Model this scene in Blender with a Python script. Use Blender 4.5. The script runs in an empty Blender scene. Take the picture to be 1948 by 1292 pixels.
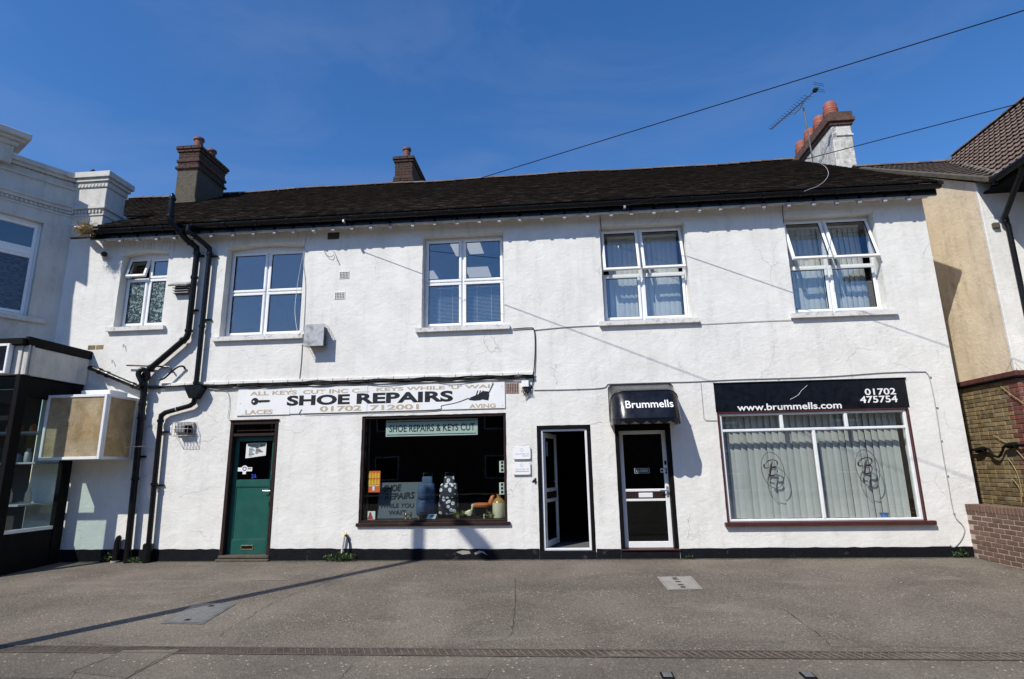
import bpy, math, random
from mathutils import Vector, Matrix, geometry, noise
random.seed(7)
R = math.radians
sc = bpy.context.scene
col = sc.collection

# ------------------------------------------------------------------ camera
F, DIST, CZ = 1095.475, 10.35, 1.52
yaw, pitch, roll = R(-4.7284), R(12.5952), R(-1.0360)
fw = Vector((math.sin(yaw)*math.cos(pitch), math.cos(yaw)*math.cos(pitch), math.sin(pitch)))
rt0 = Vector((math.cos(yaw), -math.sin(yaw), 0)); up0 = rt0.cross(fw)
rt = math.cos(roll)*rt0 + math.sin(roll)*up0
up = -math.sin(roll)*rt0 + math.cos(roll)*up0
CAM = Vector((0, -DIST, CZ))
cd = bpy.data.cameras.new('camera'); cam = bpy.data.objects.new('camera', cd); col.objects.link(cam)
cd.sensor_fit = 'HORIZONTAL'; cd.sensor_width = 36; cd.lens = F/1948*36; cd.clip_start = .05; cd.clip_end = 1000
cam.matrix_world = Matrix(((rt.x, up.x, -fw.x, CAM.x), (rt.y, up.y, -fw.y, CAM.y), (rt.z, up.z, -fw.z, CAM.z), (0, 0, 0, 1)))
sc.camera = cam

# ------------------------------------------------------------------ sky and sun
SUN = Vector((.70, 1, -1.25)).normalized()          # direction the light travels
elev = math.asin(-SUN.z); azim = math.atan2(-SUN.x, -SUN.y)
w = bpy.data.worlds.new('World'); sc.world = w; w.use_nodes = True
nt = w.node_tree; nt.nodes.clear()
n_out = nt.nodes.new('ShaderNodeOutputWorld'); n_bg = nt.nodes.new('ShaderNodeBackground')
n_sky = nt.nodes.new('ShaderNodeTexSky'); n_sky.sky_type = 'NISHITA'; n_sky.sun_disc = False
n_sky.sun_elevation = elev; n_sky.sun_rotation = azim
n_sky.altitude = 0; n_sky.air_density = 1.0; n_sky.dust_density = .25; n_sky.ozone_density = 3.0
n_bg.inputs['Strength'].default_value = .11
tc = nt.nodes.new('ShaderNodeTexCoord'); mp = nt.nodes.new('ShaderNodeMapping')
mp.inputs['Rotation'].default_value = (0, .5, .35); mp.inputs['Scale'].default_value = (1.4, 1.2, 4.2)
nz = nt.nodes.new('ShaderNodeTexNoise'); nz.inputs['Scale'].default_value = 1.5; nz.inputs['Detail'].default_value = 6; nz.inputs['Roughness'].default_value = .58; nz.inputs['Distortion'].default_value = .6
cr = nt.nodes.new('ShaderNodeMapRange'); cr.inputs['From Min'].default_value = .47; cr.inputs['From Max'].default_value = .82; cr.inputs['To Max'].default_value = .20
mx = nt.nodes.new('ShaderNodeMix'); mx.data_type = 'RGBA'
mx.inputs['B'].default_value = (3.4, 3.9, 5.6, 1)
hsv = nt.nodes.new('ShaderNodeHueSaturation'); hsv.inputs['Saturation'].default_value = 1.27; hsv.inputs['Value'].default_value = 1.34
nt.links.new(tc.outputs['Generated'], mp.inputs['Vector']); nt.links.new(mp.outputs[0], nz.inputs['Vector'])
nt.links.new(nz.outputs['Fac'], cr.inputs['Value']); nt.links.new(cr.outputs[0], mx.inputs['Factor'])
nt.links.new(n_sky.outputs[0], hsv.inputs['Color']); tn = nt.nodes.new('ShaderNodeMix'); tn.data_type = 'RGBA'; tn.blend_type = 'MULTIPLY'; tn.inputs['Factor'].default_value = 1; tn.inputs['B'].default_value = (1.02, .985, 1.10, 1); nt.links.new(hsv.outputs[0], tn.inputs['A']); nt.links.new(tn.outputs['Result'], mx.inputs['A']); nt.links.new(mx.outputs['Result'], n_bg.inputs['Color'])
nt.links.new(n_bg.outputs[0], n_out.inputs['Surface'])
sd = bpy.data.lights.new('sun', 'SUN'); sd.energy = 5.0; sd.angle = R(.5); sd.color = (1, .95, .865)
so = bpy.data.objects.new('sun', sd); col.objects.link(so)
so.rotation_euler = SUN.to_track_quat('-Z', 'Y').to_euler(); so.location = (-10, -20, 25)
sc.view_settings.view_transform = 'Standard'; sc.view_settings.look = 'None'
sc.view_settings.exposure = 0.0; sc.view_settings.gamma = 1; sc.view_settings.use_curve_mapping = False
sc.render.engine = 'CYCLES'
try:
    sc.cycles.transparent_max_bounces = 24; sc.cycles.max_bounces = 8
except Exception: pass

# ------------------------------------------------------------------ helpers
def ray(px, py): return fw + rt*((px-974)/F) + up*((646-py)/F)
def at(px, py, Y=0.):
    d = ray(px, py); return CAM + d*((Y-CAM.y)/d.y)
SLP = .032                                           # fall of the pavement towards the road
def gr(px, py, Z=0.):
    d = ray(px, py); t = (Z+SLP*CAM.y-CAM.z)/(d.z-SLP*d.y); p = CAM + d*t
    return Vector((p.x, p.y, Z))
def tilt_down(o):
    for k in [o]+list(o.children_recursive):
        if k.type == 'MESH':
            for v in k.data.vertices: v.co.z += SLP*(v.co.y+ORG.get(k, Vector()).y)
    return o
ORG = {}
def tag(o, label=None, cat=None, group=None, kind=None):
    if label: o['label'] = label
    if cat: o['category'] = cat
    if group: o['group'] = group
    if kind: o['kind'] = kind
    return o
def thing(name, label, cat, loc, group=None):
    o = bpy.data.objects.new(name, None); o.empty_display_size = .1; col.objects.link(o)
    o.location = loc; ORG[o] = Vector(loc); return tag(o, label, cat, group)
class MB:
    def __init__(s): s.v = []; s.f = []
    def poly(s, pts):
        b = len(s.v); s.v += [tuple(p) for p in pts]; s.f.append(tuple(range(b, b+len(pts)))); return s
    def raw(s, vs, fs):
        b = len(s.v); s.v += [tuple(p) for p in vs]; s.f += [tuple(i+b for i in f) for f in fs]; return s
    def box(s, x0, x1, y0, y1, z0, z1, c=0., fn=None):
        x0, x1 = min(x0, x1), max(x0, x1); y0, y1 = min(y0, y1), max(y0, y1); z0, z1 = min(z0, z1), max(z0, z1)
        if c <= 0:
            vs = [(x0,y0,z0),(x1,y0,z0),(x1,y1,z0),(x0,y1,z0),(x0,y0,z1),(x1,y0,z1),(x1,y1,z1),(x0,y1,z1)]
            fs = [(0,3,2,1),(4,5,6,7),(0,1,5,4),(1,2,6,5),(2,3,7,6),(3,0,4,7)]
        else:
            c = min(c, (x1-x0)*.45, (y1-y0)*.45, (z1-z0)*.45)
            vs = []; idx = {}
            for i in (0,1):
                for j in (0,1):
                    for k in (0,1):
                        X = (x0,x1)[i]; Y = (y0,y1)[j]; Z = (z0,z1)[k]
                        sx, sy, sz = (1-2*i)*c, (1-2*j)*c, (1-2*k)*c
                        for a, p in enumerate(((X,Y+sy,Z+sz),(X+sx,Y,Z+sz),(X+sx,Y+sy,Z))):
                            idx[i,j,k,a] = len(vs); vs.append(p)
            I = lambda i,j,k,a: idx[i,j,k,a]
            fs = []
            for i in (0,1):
                q = [I(i,0,0,0),I(i,1,0,0),I(i,1,1,0),I(i,0,1,0)]; fs.append(q if i else q[::-1])
                q = [I(0,i,0,1),I(1,i,0,1),I(1,i,1,1),I(0,i,1,1)]; fs.append(q[::-1] if i else q)
                q = [I(0,0,i,2),I(1,0,i,2),I(1,1,i,2),I(0,1,i,2)]; fs.append(q if i else q[::-1])
            for i in (0,1):
                for j in (0,1):
                    q = [I(i,j,0,0),I(i,j,0,1),I(i,j,1,1),I(i,j,1,0)]; fs.append(q if (i ^ j) else q[::-1])
                    q = [I(i,0,j,0),I(i,0,j,2),I(i,1,j,2),I(i,1,j,0)]; fs.append(q[::-1] if (i ^ j) else q)
                    q = [I(0,i,j,1),I(0,i,j,2),I(1,i,j,2),I(1,i,j,1)]; fs.append(q if (i ^ j) else q[::-1])
                    for k in (0,1):
                        q = [I(i,j,k,0),I(i,j,k,1),I(i,j,k,2)]; fs.append(q if (i+j+k) % 2 else q[::-1])
        if fn: vs = [fn(Vector(p)) for p in vs]
        return s.raw(vs, fs)
    def tube(s, pts, r, n=8, caps=True):
        pts = [Vector(p) for p in pts]
        rs = r if isinstance(r, (list, tuple)) else [r]*len(pts)
        t = (pts[1]-pts[0]).normalized()
        a = t.cross(Vector((0,0,1)))
        if a.length < .1: a = t.cross(Vector((0,1,0)))
        a.normalize(); rings = []
        for i, p in enumerate(pts):
            if i == 0: tt = pts[1]-pts[0]
            elif i == len(pts)-1: tt = pts[-1]-pts[-2]
            else: tt = (pts[i+1]-p).normalized()+(p-pts[i-1]).normalized()
            tt = tt.normalized(); a = (a-tt*a.dot(tt)).normalized(); b = tt.cross(a)
            k = 1.
            if 0 < i < len(pts)-1:
                cs = max(.5, (pts[i+1]-p).normalized().dot(tt)); k = 1/cs
            rings.append([p+(a*math.cos(2*math.pi*j/n)+b*math.sin(2*math.pi*j/n))*rs[i]*min(k,1.3) for j in range(n)])
        b0 = len(s.v)
        for rg in rings: s.v += [tuple(p) for p in rg]
        for i in range(len(rings)-1):
            for j in range(n):
                k = (j+1) % n
                s.f.append((b0+i*n+j, b0+i*n+k, b0+(i+1)*n+k, b0+(i+1)*n+j))
        if caps:
            s.f.append(tuple(b0+j for j in range(n))[::-1]); s.f.append(tuple(b0+(len(rings)-1)*n+j for j in range(n)))
        return s
    def lathe(s, prof, c, n=20):
        b0 = len(s.v)
        for r, z in prof:
            for j in range(n):
                a = 2*math.pi*j/n; s.v.append((c[0]+r*math.cos(a), c[1]+r*math.sin(a), c[2]+z))
        for i in range(len(prof)-1):
            for j in range(n):
                k = (j+1) % n; s.f.append((b0+i*n+j, b0+i*n+k, b0+(i+1)*n+k, b0+(i+1)*n+j))
        s.f.append(tuple(b0+j for j in range(n))[::-1]); s.f.append(tuple(b0+(len(prof)-1)*n+j for j in range(n)))
        return s
    def prism(s, poly, y0, y1, fn=None):            # polygon in xz extruded along y
        m = len(poly)
        a = [Vector((p[0], y0, p[1])) for p in poly]; b = [Vector((p[0], y1, p[1])) for p in poly]
        vs = a+b
        if fn: vs = [fn(v) for v in vs]
        fs = [tuple(range(m)), tuple(range(2*m-1, m-1, -1))]
        for i in range(m):
            j = (i+1) % m; fs.append((i, i+m, j+m, j))
        return s.raw(vs, fs)
    def loft(s, secs, n=20):                         # (z, cx, cy, half width, half depth, exponent)
        b0 = len(s.v)
        for z, cx, cy, hw, hd, e in secs:
            for j in range(n):
                a = 2*math.pi*j/n; c, q = math.cos(a), math.sin(a)
                s.v.append((cx+hw*math.copysign(abs(c)**(2/e), c), cy+hd*math.copysign(abs(q)**(2/e), q), z))
        for i in range(len(secs)-1):
            for j in range(n):
                k = (j+1) % n; s.f.append((b0+i*n+j, b0+i*n+k, b0+(i+1)*n+k, b0+(i+1)*n+j))
        s.f.append(tuple(b0+j for j in range(n))[::-1]); s.f.append(tuple(b0+(len(secs)-1)*n+j for j in range(n)))
        return s
    def mesh(s, name, org=Vector((0,0,0)), smooth=False):
        me = bpy.data.meshes.new(name)
        me.from_pydata([(p[0]-org.x, p[1]-org.y, p[2]-org.z) for p in s.v], [], s.f); me.update()
        if smooth:
            for p in me.polygons: p.use_smooth = True
            try: me.set_sharp_from_angle(angle=R(38))
            except Exception: pass
        return me
    def build(s, name, mat, parent=None, smooth=False, loc=None):
        org = ORG[parent] if parent else Vector(loc if loc else (0,0,0))
        me = s.mesh(name, org, smooth); me.materials.append(mat)
        o = bpy.data.objects.new(name, me); col.objects.link(o); ORG[o] = org.copy()
        if parent: o.parent = parent
        else: o.location = org
        return o
def catmull(pts, n=6):
    P = [Vector(p) for p in pts]; out = []
    for i in range(len(P)-1):
        p0 = P[max(i-1,0)]; p1 = P[i]; p2 = P[i+1]; p3 = P[min(i+2, len(P)-1)]
        for j in range(n):
            t = j/n
            out.append(.5*((2*p1)+(p2-p0)*t+(2*p0-5*p1+4*p2-p3)*t*t+(3*p1-p0-3*p2+p3)*t**3))
    return out+[P[-1]]
def instance(me, name, mat_world, parent=None):
    o = bpy.data.objects.new(name, me); col.objects.link(o)
    if parent:
        o.parent = parent; mat_world = Matrix.Translation(-ORG[parent]) @ mat_world
    o.matrix_local = mat_world if parent else mat_world
    return o

# ------------------------------------------------------------------ materials
def newmat(name):
    m = bpy.data.materials.new(name); m.use_nodes = True; t = m.node_tree
    return m, t, t.nodes['Principled BSDF']
def nd(t, typ, **kw):
    n = t.nodes.new(typ)
    for k, v in kw.items():
        if k in n.inputs: n.inputs[k].default_value = v
        else: setattr(n, k, v)
    return n
def pos(t): return nd(t, 'ShaderNodeNewGeometry').outputs['Position']
def noise_(t, scale, detail=4, rough=.55, vec=None, dist=0.):
    n = nd(t, 'ShaderNodeTexNoise'); n.inputs['Scale'].default_value = scale; n.inputs['Detail'].default_value = detail
    n.inputs['Roughness'].default_value = rough; n.inputs['Distortion'].default_value = dist
    t.links.new(vec if vec is not None else pos(t), n.inputs['Vector']); return n.outputs['Fac']
def maprange(t, v, a, b, c=0., d=1.):
    n = nd(t, 'ShaderNodeMapRange'); n.inputs['From Min'].default_value = a; n.inputs['From Max'].default_value = b
    n.inputs['To Min'].default_value = c; n.inputs['To Max'].default_value = d
    t.links.new(v, n.inputs['Value']); return n.outputs[0]
def mixc(t, fac, a, b):
    n = nd(t, 'ShaderNodeMix'); n.data_type = 'RGBA'
    for k, v in (('Factor', fac), ('A', a), ('B', b)):
        if hasattr(v, 'is_linked') or hasattr(v, 'links'): t.links.new(v, n.inputs[k])
        else: n.inputs[k].default_value = v if k == 'Factor' else (*v, 1) if len(v) == 3 else v
    return n.outputs['Result']
def math_(t, op, a, b=None):
    n = nd(t, 'ShaderNodeMath'); n.operation = op
    for i, v in enumerate((a, b)):
        if v is None: continue
        if hasattr(v, 'links'): t.links.new(v, n.inputs[i])
        else: n.inputs[i].default_value = v
    return n.outputs[0]
def bump(t, p, h, strength, dist=.01, prev=None):
    n = nd(t, 'ShaderNodeBump'); n.inputs['Strength'].default_value = strength; n.inputs['Distance'].default_value = dist
    t.links.new(h, n.inputs['Height'])
    if prev is not None: t.links.new(prev, n.inputs['Normal'])
    t.links.new(n.outputs[0], p.inputs['Normal']); return n.outputs[0]
def stretch(t, sx, sy, sz):
    n = nd(t, 'ShaderNodeMapping'); n.inputs['Scale'].default_value = (sx, sy, sz); t.links.new(pos(t), n.inputs['Vector']); return n.outputs[0]
def M(name, c, rough=.6, metal=0., var=.12, vs=6., bmp=.0, bs=80., bd=.004, coat=0., spec=None, dirt=None, ds=(.5,.75), dsc=3.):
    m, t, p = newmat(name)
    p.inputs['Roughness'].default_value = rough; p.inputs['Metallic'].default_value = metal
    a = tuple(max(0, x*(1-var)) for x in c); b = tuple(min(1, x*(1+var)) for x in c)
    cc = mixc(t, maprange(t, noise_(t, vs, 5), .3, .7), a, b)
    if dirt: cc = mixc(t, maprange(t, noise_(t, dsc, 7, .65), ds[0], ds[1]), cc, dirt)
    t.links.new(cc, p.inputs['Base Color'])
    rr = maprange(t, noise_(t, vs*2.3, 4), .3, .7, max(.03, rough-.08), min(1, rough+.08)); t.links.new(rr, p.inputs['Roughness'])
    if bmp: bump(t, p, noise_(t, bs, 5), bmp, bd)
    if spec is not None: p.inputs['Specular IOR Level'].default_value = spec
    if coat: p.inputs['Coat Weight'].default_value = coat
    return m
def plaster(name, c, tone, b1=.5, dirt_c=(.36,.35,.33), dmin=.56, dmax=.86, cracks=False):
    m, t, p = newmat(name); p.inputs['Roughness'].default_value = .72; p.inputs['Specular IOR Level'].default_value = .25
    cc = mixc(t, maprange(t, noise_(t, 2.2, 6, .6), .35, .7), c, tone)
    st = noise_(t, 1.6, 6, .6, stretch(t, 3.2, 3.2, .35))
    d = math_(t, 'MULTIPLY', maprange(t, st, dmin, dmax), maprange(t, noise_(t, 9, 6, .7), .35, .75))
    cc = mixc(t, math_(t, 'MULTIPLY', d, .7), cc, dirt_c)
    gr_ = math_(t, 'MULTIPLY', maprange(t, noise_(t, .8, 5, .6), .50, .72), maprange(t, noise_(t, 13, 6, .7, None, .5), .42, .68)); cc = mixc(t, math_(t, 'MULTIPLY', gr_, .30), cc, dirt_c)
    sp = maprange(t, noise_(t, 42, 4, .6), .70, .78); cc = mixc(t, math_(t, 'MULTIPLY', sp, .35), cc, (.30,.28,.25))
    if cracks:
        wv = nd(t, 'ShaderNodeVectorMath'); wv.operation = 'MULTIPLY_ADD'; nz_ = nd(t, 'ShaderNodeTexNoise'); nz_.inputs['Scale'].default_value = 2.5; nz_.inputs['Detail'].default_value = 5
        t.links.new(pos(t), nz_.inputs['Vector']); t.links.new(nz_.outputs['Color'], wv.inputs[0]); wv.inputs[1].default_value = (.35,.35,.35); t.links.new(pos(t), wv.inputs[2])
        vo = nd(t, 'ShaderNodeTexVoronoi'); vo.feature = 'DISTANCE_TO_EDGE'; vo.inputs['Scale'].default_value = .75; t.links.new(wv.outputs[0], vo.inputs['Vector'])
        ck = math_(t, 'MULTIPLY', maprange(t, vo.outputs['Distance'], .0008, .0042, 1, 0), maprange(t, noise_(t, 1.1, 3), .50, .60))
        cc = mixc(t, math_(t, 'MULTIPLY', ck, .55), cc, (.22,.21,.20))
        ptc = maprange(t, noise_(t, .45, 3, .5, None, 1.5), .52, .54, 0, .10); cc = mixc(t, ptc, cc, (.60,.58,.53))
    t.links.new(cc, p.inputs['Base Color'])
    h1 = noise_(t, 5.5, 5, .55, stretch(t, 1, 1, 1.5), .8); h2 = math_(t, 'MULTIPLY', noise_(t, 24, 5, .6, None, .6), maprange(t, noise_(t, 1.0, 4), .38, .62, .15, 1.)); h3 = noise_(t, 95, 3, .6)
    b = bump(t, p, h1, b1*.42, .035); b = bump(t, p, h2, b1*.8, .015, b); bump(t, p, h3, b1*.55, .005, b)
    return m
m_wall = plaster('white_render', (.765,.757,.715), (.67,.66,.62), .58, (.34,.33,.30), .50, .78, cracks=True)
m_nwall = plaster('grey_white_render', (.62,.605,.56), (.50,.485,.445), .35, (.20,.19,.165), .46, .72)
m_cream = plaster('cream_render', (.80,.68,.50), (.70,.58,.42), .6, (.20,.16,.115), .46, .70)
m_chimrend = plaster('weathered_white_render', (.74,.72,.66), (.55,.53,.48), .9, (.035,.033,.028), .34, .50)
m_plinth = M('black_masonry_paint', (.0055,.006,.0085), .75, spec=.15, var=.3, bmp=.6, bs=30, bd=.012, dirt=(.09,.085,.078), ds=(.62,.8), dsc=5)
m_upvc = M('white_upvc', (.82,.83,.83), .28, var=.03, vs=3)
m_alu = M('white_painted_aluminium', (.74,.75,.75), .35, var=.06, vs=5, dirt=(.4,.39,.37), ds=(.66,.85), dsc=8)
m_sill = M('painted_stone_sill', (.66,.65,.63), .75, var=.1, bmp=.5, bs=30, dirt=(.25,.24,.22), ds=(.52,.72), dsc=9)
m_black = M('black_gloss_paint', (.005,.005,.006), .32, spec=.3, var=.2, bmp=.25, bs=14, bd=.006, dirt=(.07,.07,.07), ds=(.68,.86), dsc=11)
m_blackmatt = M('black_matt_paint', (.004,.004,.0045), .65, spec=.12, var=.2, bmp=.3, bs=30)
m_brown = M('dark_brown_wood_paint', (.026,.014,.012), .5, spec=.2, var=.2, bmp=.3, bs=25, dirt=(.10,.08,.065), ds=(.62,.8), dsc=9)
m_green = M('green_door_paint', (.006,.078,.060), .42, var=.12, vs=3, bmp=.2, bs=40, dirt=(.015,.09,.075), ds=(.5,.8), dsc=4)
m_cable = M('black_cable', (.007,.007,.007), .7, spec=.15, var=.2)
m_cablew = M('pale_cable', (.50,.49,.46), .6, var=.1)
m_cableg = M('painted_over_cable', (.34,.34,.33), .6, var=.15)
m_metal = M('galvanised_steel', (.42,.42,.41), .45, .7, var=.15, vs=14, dirt=(.18,.16,.13), ds=(.5,.72), dsc=10)
m_chrome = M('chrome', (.7,.7,.7), .2, 1., var=.05)
m_brass = M('tarnished_brass', (.42,.30,.12), .4, .9, var=.2)
m_signw = M('white_sign_board', (.78,.79,.78), .35, var=.05, vs=3, bmp=.15, bs=6, bd=.01, dirt=(.50,.48,.43), ds=(.62,.85), dsc=4)
m_ink = M('black_lettering', (.010,.010,.012), .4, var=.1)
m_tan = M('faded_tan_lettering', (.46,.37,.25), .5, var=.12, vs=20)
m_white = M('white_lettering', (.80,.80,.80), .45, var=.03)
m_signblack = M('black_sign_vinyl', (.003,.0035,.006), .30, var=.2, vs=4)
m_paper = M('pale_paper', (.66,.68,.66), .7, var=.05)
m_panelgrey = M('grey_sign_panel', (.30,.32,.36), .55, var=.06)
m_concrete = M('pale_concrete', (.28,.265,.235), .85, var=.15, bmp=.5, bs=40, dirt=(.2,.19,.17), ds=(.5,.75), dsc=8)
m_cement = M('grey_cement_render', (.082,.070,.048), .9, var=.25, vs=9, bmp=.8, bs=25, bd=.012, dirt=(.06,.055,.045), ds=(.48,.7), dsc=5)
m_mortar = M('lime_mortar', (.22,.20,.165), .9, var=.2, vs=20, bmp=.6, bs=60)
m_mortar2 = M('pale_pink_mortar', (.42,.34,.28), .9, var=.15, vs=20, bmp=.5, bs=60)
m_pot = M('terracotta_pot', (.27,.075,.045), .7, var=.2, vs=6, bmp=.3, bs=40, dirt=(.10,.06,.05), ds=(.55,.8), dsc=7)
m_potdark = M('sooty_terracotta', (.15,.055,.042), .75, var=.25, vs=8, bmp=.3, bs=40, dirt=(.05,.035,.03), ds=(.5,.75), dsc=7)
m_stone = M('dark_stone_cap', (.060,.044,.033), .9, var=.3, vs=10, bmp=.8, bs=30, bd=.01)
m_oldsteel = M('chequered_steel', (.20,.20,.195), .5, .5, var=.15, vs=10, dirt=(.12,.11,.10), ds=(.5,.75), dsc=9)
m_black_plastic = M('awning_vinyl', (.005,.005,.007), .26, var=.15, vs=3, bmp=.25, bs=5, bd=.02)
m_leaf = M('weed_leaf', (.055,.095,.03), .6, var=.4, vs=30)
m_dry = M('dry_grass', (.33,.23,.10), .8, var=.35, vs=40)
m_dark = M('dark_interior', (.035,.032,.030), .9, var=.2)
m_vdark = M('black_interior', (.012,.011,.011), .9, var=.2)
m_blind = M('pale_blind_fabric', (.55,.565,.54), .8, var=.05, bmp=.1, bs=200)
m_bluebag = M('blue_bag_fabric', (.035,.062,.135), .75, var=.15, bmp=.3, bs=150)
m_jar = M('cream_stoneware', (.58,.50,.36), .3, var=.08, vs=5)
m_jarbrown = M('brown_stoneware_glaze', (.34,.17,.06), .25, var=.15, vs=6)
m_leather = M('orange_brown_leather', (.42,.11,.03), .45, var=.2, vs=9)
m_orange = M('orange_poster', (.75,.12,.02), .55, var=.05)
m_yellow = M('yellow_print', (.82,.50,.03), .55, var=.05)
m_bluepaint = M('blue_sticker', (.02,.035,.22), .5)
m_red = M('red_print', (.45,.03,.04), .5)
m_trim = M('red_brown_wood_sill', (.065,.018,.016), .4, var=.2, vs=9)
m_greycan = M('grey_sealed_asphalt', (.135,.13,.12), .9, var=.1)
m_lead = M('lead_flashing', (.20,.205,.21), .6, .3, var=.15)
def objrand(name, c1, c2, c3, rough=.85, bmp=.6, bs=45, dirt=(.05,.045,.04), dm=(.55,.8), dsc=14):
    m, t, p = newmat(name); p.inputs['Roughness'].default_value = rough
    oi = nd(t, 'ShaderNodeObjectInfo'); rmp = nd(t, 'ShaderNodeValToRGB')
    e = rmp.color_ramp.elements; e[0].color = (*c1, 1); e[1].color = (*c3, 1); x = e.new(.5); x.color = (*c2, 1)
    t.links.new(oi.outputs['Random'], rmp.inputs['Fac'])
    cc = mixc(t, maprange(t, noise_(t, dsc, 6, .65), dm[0], dm[1]), rmp.outputs['Color'], dirt)
    cc = mixc(t, maprange(t, noise_(t, 60, 4), .3, .7, 0, .3), cc, tuple(x*.6 for x in c2))
    t.links.new(cc, p.inputs['Base Color']); bump(t, p, noise_(t, bs, 5, .6), bmp, .006)
    return m
m_brickbrown = objrand('brown_brick', (.118,.068,.045), (.148,.086,.058), (.182,.108,.073), dirt=(.09,.058,.042), dm=(.6,.9))
m_brickstock = objrand('yellow_stock_brick', (.13,.095,.045), (.22,.16,.075), (.30,.225,.115), dirt=(.05,.042,.03), dm=(.5,.78), dsc=6)
m_brickred = objrand('red_quoin_brick', (.13,.042,.030), (.17,.055,.038), (.22,.075,.048), dirt=(.07,.04,.03), dm=(.55,.85))
m_tilebrown = objrand('brown_concrete_tile', (.13,.088,.070), (.155,.108,.086), (.185,.132,.105), dirt=(.10,.08,.062), dm=(.5,.85), dsc=5)
m_tiledark = objrand('dark_pantile', (.055,.038,.030), (.075,.05,.038), (.10,.068,.05), dirt=(.035,.032,.026), dm=(.45,.75), dsc=6)
m_ridge = objrand('mortared_ridge_tile', (.10,.075,.055), (.13,.10,.075), (.18,.15,.12), dirt=(.06,.055,.045))
def roof_mat():
    m, t, p = newmat('old_plain_tile'); p.inputs['Roughness'].default_value = .92; p.inputs['Specular IOR Level'].default_value = .15
    a = nd(t, 'ShaderNodeAttribute'); a.attribute_name = 'tone'
    rmp = nd(t, 'ShaderNodeValToRGB'); e = rmp.color_ramp.elements
    e[0].color = (.013,.0095,.008,1); e[1].color = (.068,.045,.031,1); x = e.new(.55); x.color = (.030,.0215,.016,1)
    t.links.new(a.outputs['Fac'], rmp.inputs['Fac'])
    cc = mixc(t, maprange(t, noise_(t, 3.2, 7, .7), .52, .80, 0, .6), rmp.outputs['Color'], (.020,.019,.012))
    cc = mixc(t, maprange(t, noise_(t, 16, 6, .7), .66, .74, 0, .5), cc, (.09,.082,.060))
    t.links.new(cc, p.inputs['Base Color']); bump(t, p, noise_(t, 40, 5, .65), .7, .01); return m
m_roof = roof_mat()
def asphalt(name, k, speck):
    m, t, p = newmat(name); p.inputs['Roughness'].default_value = .88; p.inputs['Specular IOR Level'].default_value = .3
    base = mixc(t, maprange(t, noise_(t, .7, 7, .62, None, .4), .36, .64), tuple(q*k for q in (.105,.088,.070)), tuple(q*k for q in (.175,.149,.118)))
    base = mixc(t, maprange(t, noise_(t, .9, 5, .6, stretch(t, .55, 1.6, 1), .8), .57, .80, 0, .6), base, (.26,.235,.19))
    base = mixc(t, maprange(t, noise_(t, 4.5, 6, .7), .58, .8, 0, .5), base, (.085,.074,.062))
    base = mixc(t, maprange(t, noise_(t, .33, 4, .55, stretch(t, .6, 1.5, 1), 1.2), .50, .66, 0, .45), base, (.075,.064,.053))
    sp_ = nd(t, 'ShaderNodeTexVoronoi'); sp_.inputs['Scale'].default_value = 1.6; t.links.new(pos(t), sp_.inputs['Vector']); base = mixc(t, maprange(t, sp_.outputs['Distance'], .035, .055, .6, 0), base, (.05,.045,.04))
    v = nd(t, 'ShaderNodeTexVoronoi'); v.inputs['Scale'].default_value = 80; t.links.new(pos(t), v.inputs['Vector'])
    hs = nd(t, 'ShaderNodeSeparateColor'); t.links.new(v.outputs['Color'], hs.inputs[0])
    st = maprange(t, hs.outputs[0], .70, .98, 0, speck); base = mixc(t, st, base, (.40,.35,.28))
    dk = maprange(t, hs.outputs[1], .55, 1., 0, .50); base = mixc(t, dk, base, (.045,.038,.030))
    v2 = nd(t, 'ShaderNodeTexVoronoi'); v2.inputs['Scale'].default_value = 27; t.links.new(pos(t), v2.inputs['Vector'])
    h2 = nd(t, 'ShaderNodeSeparateColor'); t.links.new(v2.outputs['Color'], h2.inputs[0])
    pale = math_(t, 'MULTIPLY', maprange(t, h2.outputs[2], .93, .98), maprange(t, v2.outputs['Distance'], .25, .34, 1, 0))
    base = mixc(t, math_(t, 'MULTIPLY', pale, .8), base, (.44,.40,.33))
    t.links.new(base, p.inputs['Base Color'])
    b = bump(t, p, maprange(t, v.outputs['Distance'], 0, .8, 1, 0), .55, .006); bump(t, p, noise_(t, 120, 3), .4, .004, b)
    return m
m_asph = asphalt('worn_asphalt', 1., .40); m_road = asphalt('smoother_asphalt', 1.08, .25)
m_patch = asphalt('pale_repair_asphalt', 1.15, .22)
m_patchd = asphalt('repair_asphalt', .97, .22)
def glass(name, base=.055, tint=(.93,.97,.95), rough=0.):
    m, t, p = newmat(name); t.nodes.remove(p); out = t.nodes['Material Output']
    tr = nd(t, 'ShaderNodeBsdfTransparent'); tr.inputs[0].default_value = (*tint, 1)
    gl = nd(t, 'ShaderNodeBsdfGlossy'); gl.inputs['Roughness'].default_value = rough; gl.inputs['Color'].default_value = (1,1,1,1)
    lw = nd(t, 'ShaderNodeLayerWeight'); lw.inputs['Blend'].default_value = .5
    f = math_(t, 'ADD', math_(t, 'MULTIPLY', math_(t, 'POWER', lw.outputs['Facing'], 5.), .9), base)
    ms = nd(t, 'ShaderNodeMixShader'); t.links.new(f, ms.inputs[0]); t.links.new(tr.outputs[0], ms.inputs[1]); t.links.new(gl.outputs[0], ms.inputs[2])
    t.links.new(ms.outputs[0], out.inputs['Surface'])
    bn = nd(t, 'ShaderNodeBump'); bn.inputs['Strength'].default_value = .03; bn.inputs['Distance'].default_value = .02
    t.links.new(noise_(t, 1.1, 2), bn.inputs['Height']); t.links.new(bn.outputs[0], gl.inputs['Normal'])
    return m
m_glass = glass('shop_glass', .022, (.90,.95,.93))
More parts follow.
